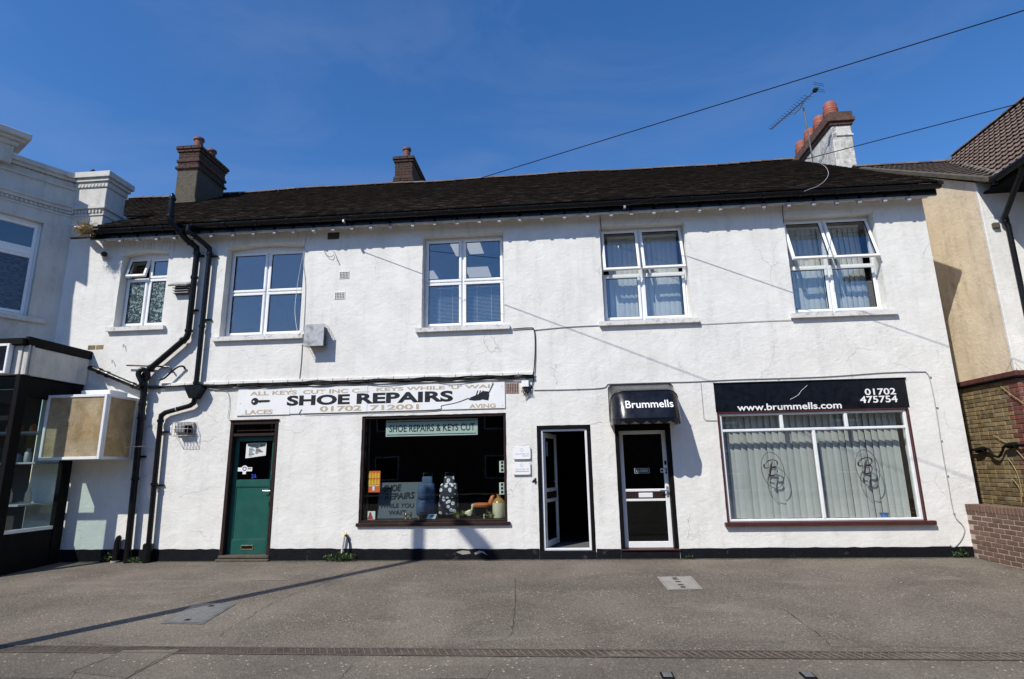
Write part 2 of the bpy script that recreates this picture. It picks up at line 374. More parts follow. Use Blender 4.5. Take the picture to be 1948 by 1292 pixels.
m_dglass = glass('double_glazing', .11, (.93,.955,.96))
m_frost = M('textured_obscure_glass', (.05,.075,.115), .18, var=.25, vs=3)
def frosted():
    m, t, p = newmat('patterned_obscure_glass'); p.inputs['Roughness'].default_value = .22
    v = nd(t, 'ShaderNodeTexVoronoi'); v.inputs['Scale'].default_value = 38; t.links.new(pos(t), v.inputs['Vector'])
    hs = nd(t, 'ShaderNodeSeparateColor'); t.links.new(v.outputs['Color'], hs.inputs[0])
    cc = mixc(t, maprange(t, hs.outputs[0], .5, .95), (.03,.045,.045), (.24,.32,.31)); t.links.new(cc, p.inputs['Base Color'])
    bump(t, p, v.outputs['Distance'], .5, .005); return m
m_mosaic = frosted()
def ribbed():
    m, t, p = newmat('ribbed_yellowed_plastic'); t.nodes.remove(p); out = t.nodes['Material Output']
    tr = nd(t, 'ShaderNodeBsdfTransparent'); tr.inputs[0].default_value = (.90,.83,.68,1)
    df = nd(t, 'ShaderNodeBsdfDiffuse'); tl = nd(t, 'ShaderNodeBsdfTranslucent')
    c = mixc(t, maprange(t, noise_(t, 3.5, 6, .7), .38, .66), (.80,.71,.53), (.58,.45,.27)); c = mixc(t, maprange(t, noise_(t, 34, 5, .7), .5, .7, 0, .45), c, (.30,.18,.08))
    t.links.new(c, df.inputs[0]); t.links.new(c, tl.inputs[0])
    a1 = nd(t, 'ShaderNodeMixShader'); a1.inputs[0].default_value = .4; t.links.new(df.outputs[0], a1.inputs[1]); t.links.new(tl.outputs[0], a1.inputs[2])
    wv = nd(t, 'ShaderNodeTexWave'); wv.wave_type = 'BANDS'; wv.bands_direction = 'Z'; wv.inputs['Scale'].default_value = 26; t.links.new(pos(t), wv.inputs['Vector'])
    fac = math_(t, 'MULTIPLY', maprange(t, wv.outputs['Fac'], .2, .8, .45, .72), maprange(t, noise_(t, 1.7, 4), .35, .6, .55, 1.))
    ms = nd(t, 'ShaderNodeMixShader'); t.links.new(fac, ms.inputs[0]); t.links.new(tr.outputs[0], ms.inputs[1]); t.links.new(a1.outputs[0], ms.inputs[2])
    t.links.new(ms.outputs[0], out.inputs['Surface']); return m
m_ribbed = ribbed()
def flower():
    m, t, p = newmat('floral_print_fabric'); p.inputs['Roughness'].default_value = .7
    v = nd(t, 'ShaderNodeTexVoronoi'); v.inputs['Scale'].default_value = 13; t.links.new(pos(t), v.inputs['Vector'])
    f = maprange(t, v.outputs['Distance'], .36, .44, 1, 0); k = maprange(t, v.outputs['Distance'], .10, .14, 0, 1)
    cc = mixc(t, math_(t, 'MULTIPLY', f, k), (.02,.016,.028), (.66,.60,.68)); t.links.new(cc, p.inputs['Base Color']); return m
m_flower = flower()

# ------------------------------------------------------------------ lettering
def text(name, s, x0, x1, z0, z1, y, mat, parent, bold=0., shear=0., depth=.003, fn=None):
    cu = bpy.data.curves.new(name, 'FONT'); cu.body = s; cu.size = 1; cu.offset = bold; cu.extrude = 0; cu.resolution_u = 4; cu.shear = shear
    o = bpy.data.objects.new('tmp', cu); col.objects.link(o)
    bpy.context.view_layer.update()
    dg = bpy.context.evaluated_depsgraph_get()
    me = bpy.data.meshes.new_from_object(o.evaluated_get(dg)); bpy.data.objects.remove(o); bpy.data.curves.remove(cu)
    xs = [v.co.x for v in me.vertices]; ys = [v.co.y for v in me.vertices]
    ax, bx, ay, by = min(xs), max(xs), min(ys), max(ys); org = ORG[parent]
    for v in me.vertices:
        p = Vector((x0+(v.co.x-ax)/(bx-ax)*(x1-x0), y, z0+(v.co.y-ay)/(by-ay)*(z1-z0)))
        if fn: p = fn(p)
        v.co = p-org
    me.materials.clear(); me.materials.append(mat); me.update()
    ob = bpy.data.objects.new(name, me); col.objects.link(ob); ob.parent = parent; ORG[ob] = org.copy()
    return ob

# ================================================================== GROUND
g = MB().poly([(-150,-8,-8*SLP),(150,-8,-8*SLP),(150,0,0),(-150,0,0)]).poly([(-150,0,0),(150,0,0),(150,150,0),(-150,150,0)]).poly([(-150,-150,-8*SLP),(150,-150,-8*SLP),(150,-8,-8*SLP),(-150,-8,-8*SLP)]).build('pavement', m_asph); tag(g, kind='structure')
ORG[g] = Vector((0,0,0))
def sheet(name, pts, z, mat, parent=g): return tilt_down(MB().poly([(p[0], p[1], z) for p in pts]).build(name, mat, parent))
def wob(pts, step=.12, a=.006):
    out = []
    for i in range(len(pts)):
        p = Vector((*pts[i][:2],0)); q = Vector((*pts[(i+1) % len(pts)][:2],0)); n = max(1, int((q-p).length/step))
        for j in range(n):
            c = p.lerp(q, j/n); out.append((c.x+random.uniform(-a,a), c.y+random.uniform(-a,a)))
    return out
# smoother strip on the street side of the drain, and repair patches
road = MB().poly([(x, y, .004) for x, y in wob([(-40,-7.9),(40,-7.9),(40,gr(974,1252).y),(-40,gr(974,1252).y)], .5, .008)]).build('road', m_road); tilt_down(road); tag(road, kind='structure')
sheet('asphalt_patch', wob([gr(0,1275)[:2],gr(0,1292)[:2],gr(135,1292)[:2],gr(150,1272)[:2]]), .008, m_patchd)
sheet('asphalt_patch', wob([gr(235,1239)[:2],gr(345,1237)[:2],gr(240,1292)[:2],gr(135,1280)[:2]]), .008, m_patchd)
sheet('asphalt_patch', wob([gr(500,1268)[:2],gr(940,1268)[:2],gr(925,1292)[:2],gr(420,1300)[:2]]), .008, m_patchd)
sheet('asphalt_patch', wob([gr(946,1270)[:2],gr(1143,1272)[:2],gr(1152,1300)[:2],gr(925,1300)[:2]]), .012, m_patchd)
sheet('asphalt_patch', wob([gr(468,1092)[:2],gr(535,1091)[:2],gr(548,1105)[:2],gr(478,1105)[:2]]), .004, m_patch)
def crack(pxs, wd=.0026):
    P = [gr(*p) for p in pxs]; P = catmull(P, 5); m = MB(); prev = None
    for i, p in enumerate(P):
        t_ = (P[min(i+1,len(P)-1)]-P[max(i-1,0)]).normalized(); n_ = Vector((-t_.y, t_.x, 0))
        p = p+n_*random.uniform(-.012,.012); ww = wd*random.uniform(.4,1.5)
        cur = (p+n_*ww, p-n_*ww)
        if prev: m.poly([(prev[0].x,prev[0].y,.010),(prev[1].x,prev[1].y,.010),(cur[1].x,cur[1].y,.010),(cur[0].x,cur[0].y,.010)])
        prev = cur
    return tilt_down(m.build('crack', M('crack_dirt', (.035,.030,.025), .95), g))
for c in ([(418,1212),(430,1200),(470,1178),(500,1158),(540,1138),(620,1108),(690,1075)], [(978,1100),(980,1150),(975,1195),(968,1212),(945,1221),(900,1223)],
          [(230,1240),(200,1256),(150,1275),(110,1295)], [(345,1237),(300,1258),(260,1280),(235,1295)],
          [(1490,1160),(1540,1195),(1575,1222),(1590,1232),(1680,1231),(1780,1233),(1900,1234)], [(670,1268),(655,1285),(640,1300)], [(120,1222),(220,1230),(330,1233)]):
    crack(c)
rr = random.Random(77); m = MB()
for k in range(150):
    x, y = rr.uniform(-8, 7), -rr.random()**1.4*5.6-.05; a = rr.uniform(0, 3.14); L_ = rr.uniform(.004, .012); w_ = L_*rr.uniform(.3, .8)
    c_, s_ = math.cos(a), math.sin(a); zz = SLP*y
    P_ = [(x+u*L_*c_-v*w_*s_, y+u*L_*s_+v*w_*c_) for u, v in ((-1,-1),(1,-1),(1,1),(-1,1))]
    b_ = len(m.v); m.v += [(p[0], p[1], zz) for p in P_]+[(p[0], p[1], zz+.006) for p in P_]; m.f += [(b_+4,b_+5,b_+6,b_+7)]+[(b_+i, b_+(i+1) % 4, b_+4+(i+1) % 4, b_+4+i) for i in range(4)]
dm_ = MB(); n_ = 260; pr0 = None
for i_ in range(n_+1):
    x = -8.9+15.4*i_/n_; wd_ = .035+.05*abs(noise.noise(Vector((x*1.3, 3., 0))))+.03*rr.random()
    if pr0: dm_.poly([(pr0[0],-.012,.006),(pr0[0],-pr0[1]-.012,.003-SLP*pr0[1]),(x,-wd_-.012,.003-SLP*wd_),(x,-.012,.006)])
    pr0 = (x, wd_)
dm_.build('wall_foot_dirt', M('mossy_grit', (.055,.050,.032), .95, var=.4, vs=14, bmp=.8, bs=60, dirt=(.11,.095,.07), ds=(.5,.68), dsc=9), g)
tag(m.build('grit', M('pale_grit', (.32,.28,.23), .9, var=.4, vs=3), g), kind='stuff')
# linear drain with a diamond lattice of bars
dr = thing('drain_channel', 'long rusty drain channel with diamond lattice bars across the pavement', 'drain', (0,-5.06,0))
YD0, YD1 = gr(974,1249).y, gr(974,1237).y; YM = (YD0+YD1)/2
MB().box(-9, 7, YD0, YD1, .001, .0035).build('channel_bed', M('brown_silt', (.060,.044,.032), .95, var=.4, vs=6, bmp=.8, bs=60, dirt=(.17,.145,.112), ds=(.52,.66), dsc=.8), dr)
for a, b in ((YD0-.012, YD0+.004), (YD1-.004, YD1+.010)):
    MB().box(-9, 7, a, b, .002, .011, .003).build('edge_bar', M('rusty_edge', (.075,.058,.045), .8, var=.3, vs=9), dr)
lat = MB()
for k in range(7):
    for s in (0, 1):
        x0 = -.25+k*.0714; xa, xb = (x0, x0+.0714) if s == 0 else (x0+.0714, x0)
        lat.tube([(xa, YD0+.006-YM, SLP*(YD0-YM)), ((xa+xb)/2, 0, 0), (xb, YD1-.006-YM, SLP*(YD1-YM))], .0035, 4)
tilt_down(dr); lme = lat.mesh('grating'); lme.materials.append(M('worn_drain_bar', (.17,.142,.11), .75, .1, var=.3, vs=12))
for i in range(28): instance(lme, 'grating', Matrix.Translation((-7+.5*i, YM, .0045+SLP*YM)), dr)
# covers let into the pavement
def cover(name, corners, label, mat, frame_mat, plate=True):
    P = [Vector((c[0], c[1], 0)) for c in corners]; c0 = sum(P, Vector())/4
    o = thing(name, label, 'cover', c0)
    sc_ = lambda k, z: [(c0.x+(p.x-c0.x)*k, c0.y+(p.y-c0.y)*k, z) for p in P]
    m = MB(); a, b = sc_(1.0, .006), sc_(.90, .006)
    for i in range(4): m.poly([a[i], a[(i+1) % 4], b[(i+1) % 4], b[i]])
    m.build('frame', frame_mat, o)
    pl = MB().poly(sc_(.885, .007)).build('plate', mat, o)
    ux = (P[3]-P[0]); uy = (P[1]-P[0]); m = MB()
    if plate:
        for i in range(9):
            for j in range(17):
                cx = P[0]+ux*(.09+.82*(i+.5)/9)+uy*(.07+.86*(j+.5)/17); a_ = R(45 if (i+j) % 2 else -45)
                d1 = Vector((math.cos(a_), math.sin(a_), 0))*.019; d2 = Vector((-math.sin(a_), math.cos(a_), 0))*.005
                m.poly([(cx+d1).to_tuple()[:2]+(.0105,), (cx+d2).to_tuple()[:2]+(.0105,), (cx-d1).to_tuple()[:2]+(.0105,), (cx-d2).to_tuple()[:2]+(.0105,)])
        tp = m.build('tread_pattern', M('polished_tread', (.40,.40,.39), .4, .3, var=.1), pl); tag(tp, kind='stuff')
    else:
        for t0, t1 in ((.30,.38),(.52,.60),(.70,.74)):
            q = [P[0]+ux*.42+uy*t0, P[0]+ux*.58+uy*t0, P[0]+ux*.58+uy*t1, P[0]+ux*.42+uy*t1]
            MB().poly([(v.x, v.y, .0105) for v in q]).build('recess', m_stone, pl)
    for k in (.16, .84):
        h = P[0]+ux*.5+uy*k; MB().box(h.x-.03, h.x+.03, h.y-.03, h.y+.03, .008, .0115).build('lifting_hole', m_vdark, o)
    return tilt_down(o)
CV = [gr(*q)[:2] for q in ((305,1187),(375,1148),(450,1149),(386,1188))]; CV2 = [gr(*q)[:2] for q in ((1270,1123),(1250,1098),(1315,1097),(1337,1122))]
cover('manhole_cover', CV, 'long steel chequer plate cover crossed by the lamp post shadow', m_oldsteel, m_oldsteel)
cover('inspection_cover', CV2, 'pale concrete filled cover in front of the glazed door', m_concrete, m_concrete, False)
for px, lab in ((1270, 'small iron stop tap cover at the lower edge, left of the pair'), (1538, 'small iron stop tap cover at the lower edge, right of the pair')):
    c = gr(px, 1287); o = thing('stop_tap_cover', lab, 'cover', c, 'stop tap covers by the road')
    MB().box(c.x-.055, c.x+.05, c.y-.07, c.y+.06, .004, .014, .004).build('rim', m_blackmatt, o)
    MB().box(c.x-.04, c.x+.035, c.y-.052, c.y+.042, .014, .019, .003).build('lid', m_oldsteel, o); tilt_down(o)

# ================================================================== MAIN BUILDING
H = thing('shop_building', 'long white rendered two storey shop building with dark tiled roof', 'building', (-1.6, 0, 0))
XL, XR = -10.02, 6.72
def jit(poly, step=.09, a=.0035):
    out = []
    for i in range(len(poly)):
        p = Vector(poly[i]); q = Vector(poly[(i+1) % len(poly)]); n = max(1, int((q-p).length/step))
        for j in range(n):
            c = p.lerp(q, j/n); k = (1 if j else .3)
            out.append((c.x+random.uniform(-a,a)*k, c.y+random.uniform(-a,a)*k))
    return out
def arched(x0, x1, z0, z1, rise, n=8):
    pts = [(x0,z0),(x1,z0)]
    for i in range(n+1):
        t = i/n; pts.append((x1+(x0-x1)*t, z1+rise*(1-(2*t-1)**2)))
    return pts
WIN = {'w5': (-8.77,-7.77,4.36,5.90), 'w1': (-6.55,-4.94,4.08,5.92), 'w2': (-2.565,-.99,4.11,5.98), 'w3': (.85,2.43,4.10,5.99), 'w4': (4.24,5.83,4.11,5.99)}
GD = (-6.155,-5.225,.05,2.465); SW = (-3.64,-.99,.61,2.495); D4 = (-.445,.505,.0,2.25); D2 = (.925,1.885,.0,2.24); BW = (2.705,5.88,.555,2.90)
holes = []
for k, (x0,x1,z0,z1) in WIN.items():
    holes.append(arched(x0,x1,z0,z1,.07) if k in ('w5','w1') else [(x0,z0),(x1,z0),(x1,z1),(x0,z1)])
for (x0,x1,z0,z1) in (SW, BW): holes.append([(x0,z0),(x1,z0),(x1,z1),(x0,z1)])
for (x0,x1,z0,z1) in (GD, D4, D2): holes.append([(x0,.03),(x1,.03),(x1,z1),(x0,z1)])
outer = [(XL,0),(XR,0),(XR,6.3),(XL,6.3)]
loops = [jit(outer, .5, .002)]+[jit(h) for h in holes]
flat = [p for l in loops for p in l]
tris = geometry.tessellate_polygon([[Vector((p[0],p[1],0)) for p in l] for l in loops])
wm = MB(); wm.raw([(p[0],0,p[1]) for p in flat], [])
for t_ in tris:
    a, b, c = [flat[i] for i in t_]
    s_ = (b[0]-a[0])*(c[1]-a[1])-(b[1]-a[1])*(c[0]-a[0])
    wm.f.append(tuple(t_) if s_ > 0 else tuple(t_[::-1]))
off = len(loops[0])
RV = .27
for l in loops[1:]:
    n = len(l); b = len(wm.v); wm.v += [(p[0]*1, RV, p[1]) for p in l]
    for i in range(n):
        j = (i+1) % n; wm.f.append((off+i, off+j, b+j, b+i))
    off += n
YB, RZ, SL = 10.4, 9.806, .642
EZ = 6.32                                            # roof plane: z = EZ + SL*(y+.42)
for x in (XL, XR):
    wm.poly([(x,0,0),(x,YB,0),(x,YB,6.3),(x,5,9.70),(x,0,6.5)])
wm.poly([(XL,YB,0),(XR,YB,0),(XR,YB,6.3),(XL,YB,6.3)])
wm.build('wall', m_wall, H)
# rooms behind the openings
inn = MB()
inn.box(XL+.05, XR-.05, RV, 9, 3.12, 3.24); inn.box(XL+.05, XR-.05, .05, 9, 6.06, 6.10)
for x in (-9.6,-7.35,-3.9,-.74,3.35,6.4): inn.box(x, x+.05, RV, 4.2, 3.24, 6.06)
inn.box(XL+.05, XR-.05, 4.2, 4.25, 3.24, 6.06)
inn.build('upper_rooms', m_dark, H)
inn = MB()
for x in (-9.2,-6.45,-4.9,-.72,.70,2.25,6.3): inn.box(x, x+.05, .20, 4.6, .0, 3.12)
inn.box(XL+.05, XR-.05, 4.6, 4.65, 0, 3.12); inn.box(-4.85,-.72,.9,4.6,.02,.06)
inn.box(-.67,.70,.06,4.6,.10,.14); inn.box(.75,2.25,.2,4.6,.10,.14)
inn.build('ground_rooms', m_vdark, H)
# plinth, painted black, broken by the doors
def plinth(x0, x1, za, zb):
    n = max(2, int((x1-x0)/.12)); top = [(x0+(x1-x0)*i/n, za+(zb-za)*i/n+random.uniform(-.006,.006)) for i in range(n+1)]
    MB().prism([(x0,-.01),(x1,-.01)]+top[::-1], -.016, .001).build('plinth', m_plinth, H)
plinth(-9.6,-6.165,.215,.205); plinth(-5.215,-.455,.208,.17); plinth(.515,.915,.165,.165); plinth(1.895,6.5,.165,.165)
# peeled paint on the plinth under the display window
for pts in ([(868,1050),(880,1047),(893,1048),(896,1053),(880,1055)], [(902,1052),(912,1047),(920,1049),(928,1056),(917,1051),(905,1055)]):
    MB().prism([(p.x, p.z) for p in [at(*q) for q in pts]][::-1], -.0185, -.0165).build('peeled_paint', m_concrete, H)
# string course of tiles
for i in range(25):
    x = -7.7+i*.29; MB().box(x+.004, x+.286, -.034, .0, 3.165+random.uniform(-.003,.003), 3.225, .006).build('string_course_tile', m_wall, H)
MB().box(-7.72,-.44,-.028,.0,3.146,3.166).build('string_course_bed', m_sill, H)
# exposed brick patches
def wallpatch(px0, py0, px1, py1, mat, n, lab):
    a, b = at(px0, py1), at(px1, py0)
    for i in range(n):
        x = a.x+(b.x-a.x)*i/n; MB().box(x+.004, a.x+(b.x-a.x)*(i+1)/n-.004, -.004, .01, a.z, b.z, .006).build('exposed_brick', mat, H)
wallpatch(166,656,198,666, m_brickstock, 2, '')
# air bricks with a grid of holes
def airbrick(px0, py0, px1, py1, mat, nx=6, nz_=4):
    a, b = at(px0, py1), at(px1, py0); o = MB().box(a.x, b.x, -.010, .002, a.z, b.z, .004).build('air_brick', mat, H); m = MB()
    for i in range(nx):
        for j in range(nz_):
            x = a.x+.012+(b.x-a.x-.024)*(i+.5)/nx; z = a.z+.012+(b.z-a.z-.024)*(j+.5)/nz_
            m.box(x-.009, x+.009, -.0125, -.0095, z-.011, z+.011)
    tag(m.build('vent_hole', m_vdark, o), kind='stuff')
airbrick(645,516,665,531, m_wall); airbrick(636,555,657,570, m_wall); airbrick(623,442,646,456, m_cement)
m_terra = M('pink_terracotta', (.42,.30,.25), .8, var=.2, vs=20); airbrick(962,728,987,749, m_terra, 7, 6)
# windows upstairs ---------------------------------------------------
def hinge(xc, y0, z0, ang):
    c, s = math.cos(ang), math.sin(ang)
    def f(p):
        dy, dz = p.y-y0, p.z-z0
        return Vector((p.x, y0+dy*c+dz*s, z0-dy*s+dz*c))
    return f
FY = .20
def sash(win, x0, x1, z0, z1, ang=0., wd=.052, pane=None, y=None):
    y = FY-.03 if y is None else y
    f = hinge(0, y+.05, z1, ang) if ang else None
    m = MB()
    m.box(x0, x1, y, y+.055, z0, z0+wd, .008, f); m.box(x0, x1, y, y+.055, z1-wd, z1, .008, f)
    m.box(x0, x0+wd, y+.001, y+.054, z0+wd, z1-wd, .008, f); m.box(x1-wd, x1, y+.001, y+.054, z0+wd, z1-wd, .008, f)
    s = m.build('sash', m_upvc, win)
    m = MB(); g_ = .008
    for bx in ((x0+wd, x1-wd, z1-wd-g_, z1-wd), (x0+wd, x1-wd, z0+wd, z0+wd+g_), (x0+wd, x0+wd+g_, z0+wd+g_, z1-wd-g_), (x1-wd-g_, x1-wd, z0+wd+g_, z1-wd-g_)):
        m.box(bx[0], bx[1], y+.012, y+.035, bx[2], bx[3], 0, f)
    m.build('gasket', m_blackmatt, win)
    MB().box(x0+wd-.004, x1-wd+.004, y+.022, y+.028, z0+wd-.004, z1-wd+.004, 0, f).build('pane', pane or m_dglass, win)
def upwin(key, split, mid, opens=(), pane_low=None, sillpx=None, sillw=.10):
    x0,x1,z0,z1 = WIN[key]; z1f = z1-.02; e = .045
    m = MB(); y0, y1 = FY, FY+.065
    zb = z0+.045
    m.box(x0, x0+e, y0, y1, zb, z1f+.09, .006); m.box(x1-e, x1, y0, y1, zb, z1f+.09, .006)
    m.box(x0+e, x1-e, y0, y1, zb, zb+e, .006); m.box(x0+e, x1-e, y0, y1, z1f-e, z1f+.09, .006)
    xm = x0+(x1-x0)*split; m.box(xm-.03, xm+.03, y0+.001, y1-.001, zb+e, z1f-e, .006)
    zm = mid; m.box(x0+e, xm-.03, y0+.002, y1-.002, zm-.028, zm+.028, .006); m.box(xm+.03, x1-e, y0+.002, y1-.002, zm-.028, zm+.028, .006)
    wn = m.build('window', m_upvc, H)
    for i, (a, b) in enumerate(((x0+e-.01, xm-.02), (xm+.02, x1-e+.01))):
        sash(wn, a, b, zm+.008, z1f-e+.012, R(opens[i]) if opens else 0)
        sash(wn, a, b, zb+e-.012, zm-.008, 0, pane=pane_low)
        if opens and opens[i] > 0:
            MB().box(a+.1, b-.06, FY-.005, FY+.02, zm-.02, zm+.018, .004).build('stay_bar', m_upvc, wn)
    n = 14; sx0, sx1 = x0-sillw, x1+sillw
    top = [(sx0+(sx1-sx0)*i/n, z0+.005+random.uniform(-.006,.004)) for i in range(n+1)]
    MB().prism([(sx0,z0-.075),(sx1,z0-.075)]+top[::-1], -.075, .03).build('sill', m_sill, wn)
    MB().prism([(x0+.002,z0-.03),(x1-.002,z0-.03),(x1-.002,z0+.048),(x0+.002,z0+.006)], .031, FY+.06).build('inner_sill', m_sill, wn)
    return wn
upwin('w5', .49, 5.42, (15, 0), m_mosaic)
upwin('w1', .49, 5.03)
upwin('w2', .48, 5.06)
upwin('w3', .47, 5.05, (14, 14))
upwin('w4', .47, 5.05, (19, 18))
# segmental arches of painted bricks over the two old openings
for key in ('w5','w1'):
    x0,x1,z0,z1 = WIN[key]; n = int((x1-x0+.16)/.078)
    for i in range(n):
        t = (i+.5)/n; x = x0-.08+(x1-x0+.16)*t; z = z1+.075*(1-(2*t-1)**2)+.004; a = (t-.5)*-.30
        f = lambda p, x=x, z=z, a=a: Vector((x+(p.x)*math.cos(a)-(p.z)*math.sin(a)*1, p.y, z+p.x*math.sin(a)+p.z*math.cos(a)))
        m = MB(); m.box(-.035, .035, -.008, .01, .004, .20, .006, f); m.build('arch_brick', m_wall, H)
# lit panels on the office ceiling behind the second window
def lit(name, k):
    m, t, p = newmat(name); p.inputs['Base Color'].default_value = (.8,.8,.78,1); p.inputs['Emission Color'].default_value = (1,.97,.92,1); p.inputs['Emission Strength'].default_value = k; return m
m_lit = lit('ceiling_light_panel', .42)
for q in (((857,466),(879,464),(882,486),(868,487)), ((894,463),(913,462),(918,482),(894,483)), ((893,510),(928,508),(934,526),(893,528)), ((812,518),(824,516),(834,530),(812,531))):
    P_ = []
    for a_ in q:
        d_ = ray(*a_); P_.append(CAM+d_*((6.04-CAM.z)/d_.z))
    x_a, x_b = min(p.x for p in P_), max(p.x for p in P_); y_a, y_b = max(.5, min(p.y for p in P_)), min(4.1, max(p.y for p in P_))
    if y_b > y_a: MB().box(x_a, x_b, y_a, y_b, 6.03, 6.055, .004).build('ceiling_panel', m_lit, H)
# blinds
def vblind(name, label, x0, x1, z0, z1, y, wd, rot, group=None, seed=1, jit_=8, bow_=.005):
    rnd = random.Random(seed)
    b = thing(name, label, 'blind', ((x0+x1)/2, y, z0), group)
    MB().box(x0, x1, y-.02, y+.02, z1, z1+.035).build('head_rail', m_upvc, b)
    n = int((x1-x0)/(wd*.86))
    for i in range(n):
        c = x0+(i+.5)*(x1-x0)/n; a = R(rot+rnd.uniform(-jit_,jit_)); cs, sn = math.cos(a)*wd/2, math.sin(a)*wd/2; zz = z0+rnd.uniform(-.004,.004)
        m = MB(); k = 4; fr = []
        for j in range(k+1):
            u = 2*j/k-1; bow = bow_*(1-u*u); fr.append((c+u*cs-sn/wd*2*bow*.5, y+u*sn-bow))
        for j in range(k): m.poly([(fr[j][0],fr[j][1],zz),(fr[j+1][0],fr[j+1][1],zz),(fr[j+1][0],fr[j+1][1],z1),(fr[j][0],fr[j][1],z1)])
        m.build('slat', m_blind, b, True)
    return b
vblind('vertical_blind', 'white vertical blind behind the slightly opened upstairs window', 1.02, 2.34, 4.16, 5.88, .40, .105, 9, 'upstairs vertical blinds', 2)
vblind('vertical_blind', 'white vertical blind behind the widely opened upstairs window nearest the end wall', 4.40, 5.74, 4.16, 5.88, .40, .105, 11, 'upstairs vertical blinds', 3)
vb = thing('venetian_blind', 'grey venetian blind in the lower half of the upstairs window above the display window', 'blind', (-1.8,.34,4.2))
for a, b in ((-2.47,-1.84),(-1.76,-1.06)):
    m = MB(); k = 30
    for i in range(k):
        z = 4.20+i*.0272; m.poly([(a,.325,z),(b,.325,z),(b,.349,z+.014),(a,.349,z+.014)])
    tag(m.build('slats', M('grey_venetian', (.34,.37,.42), .5, var=.05), vb), kind='stuff')
    for u in (.3,.7): MB().tube([(a+(b-a)*u,.322,4.2),(a+(b-a)*u,.322,5.02)], .0025, 4).build('ladder_cord', m_white, vb)
m_rafter = M('grimy_white_paint', (.42,.42,.41), .7, var=.2, vs=3, dirt=(.16,.155,.145), ds=(.42,.7), dsc=6)
# eaves: soffit, rafter feet, fascia, gutter
MB().box(-9.3, 6.80, -.24, -.002, 6.205, 6.222).build('soffit_board', m_sill, H)
MB().box(-9.3, 6.82, -.262, -.241, 6.150, 6.34).build('fascia_board', m_black, H)
MB().box(-9.3, 6.81, -.266, -.235, 6.136, 6.149).build('fascia_bead', m_rafter, H)
x = -9.05; rnd = random.Random(4)
while x < 6.75:
    MB().box(x-.030, x+.030, -.262, -.185, 6.072, 6.204, .004, lambda p: Vector((p.x, p.y, p.z-(.0 if p.y < -.1 else .0)))).build('rafter_foot', m_rafter, H)
    x += rnd.uniform(.365,.445)
GYC, GZC, GRR = -.335, 6.305, .068
def gutter(x0, x1):
    m = MB(); n = 10; b = 0
    for rr in (GRR, GRR-.006):
        for x in (x0, x1):
            for i in range(n+1):
                a = math.pi+math.pi*i/n; m.v.append((x, GYC+rr*math.cos(a), GZC+rr*1.12*math.sin(a)))
    k = n+1
    for i in range(n):
        m.f.append((i, i+1, k+i+1, k+i)); m.f.append((2*k+i, 3*k+i, 3*k+i+1, 2*k+i+1))
        for e in (0, k): m.f.append((e+i, e+i+1, 2*k+e+i+1, 2*k+e+i))
    m.f.append((0, k, 3*k, 2*k)); m.f.append((n, 2*k+n, 3*k+n, k+n)); return m
gut = gutter(-9.42, 6.83).build('gutter', m_black, H, True)
jm = MB()
for i in range(12):
    a0, a1 = math.pi+math.pi*i/12, math.pi+math.pi*(i+1)/12
    P0 = [(q, (GRR+.009)*math.cos(a0), (GRR+.009)*1.12*math.sin(a0)) for q in (-.03,.03)]; P1 = [(q, (GRR+.009)*math.cos(a1), (GRR+.009)*1.12*math.sin(a1)) for q in (-.03,.03)]
    jm.poly([P0[0], P1[0], P1[1], P0[1]])
    for q in (0, 1): jm.poly([P0[q], P1[q], (P1[q][0], P1[q][1]*.88, P1[q][2]*.88), (P0[q][0], P0[q][1]*.88, P0[q][2]*.88)])
jme = jm.mesh('gutter_joint'); jme.materials.append(m_black)
x = -9.0
while x < 6.8:
    o = instance(jme, 'gutter_joint', Matrix.Translation((x, GYC, GZC)), H)
    x += .64
MB().lathe([(.004,-.012),(GRR,-.012),(GRR,.012),(.004,.012)], (0,0,0), 18)
for x in (-9.425, 6.835):
    MB().prism([(GRR*math.cos(math.pi+math.pi*i/12), GRR*1.12*math.sin(math.pi+math.pi*i/12)) for i in range(13)], -.008, .008, lambda p, x=x: Vector((x+p.y, GYC+p.x, GZC+p.z))).build('gutter_end', m_black, H)
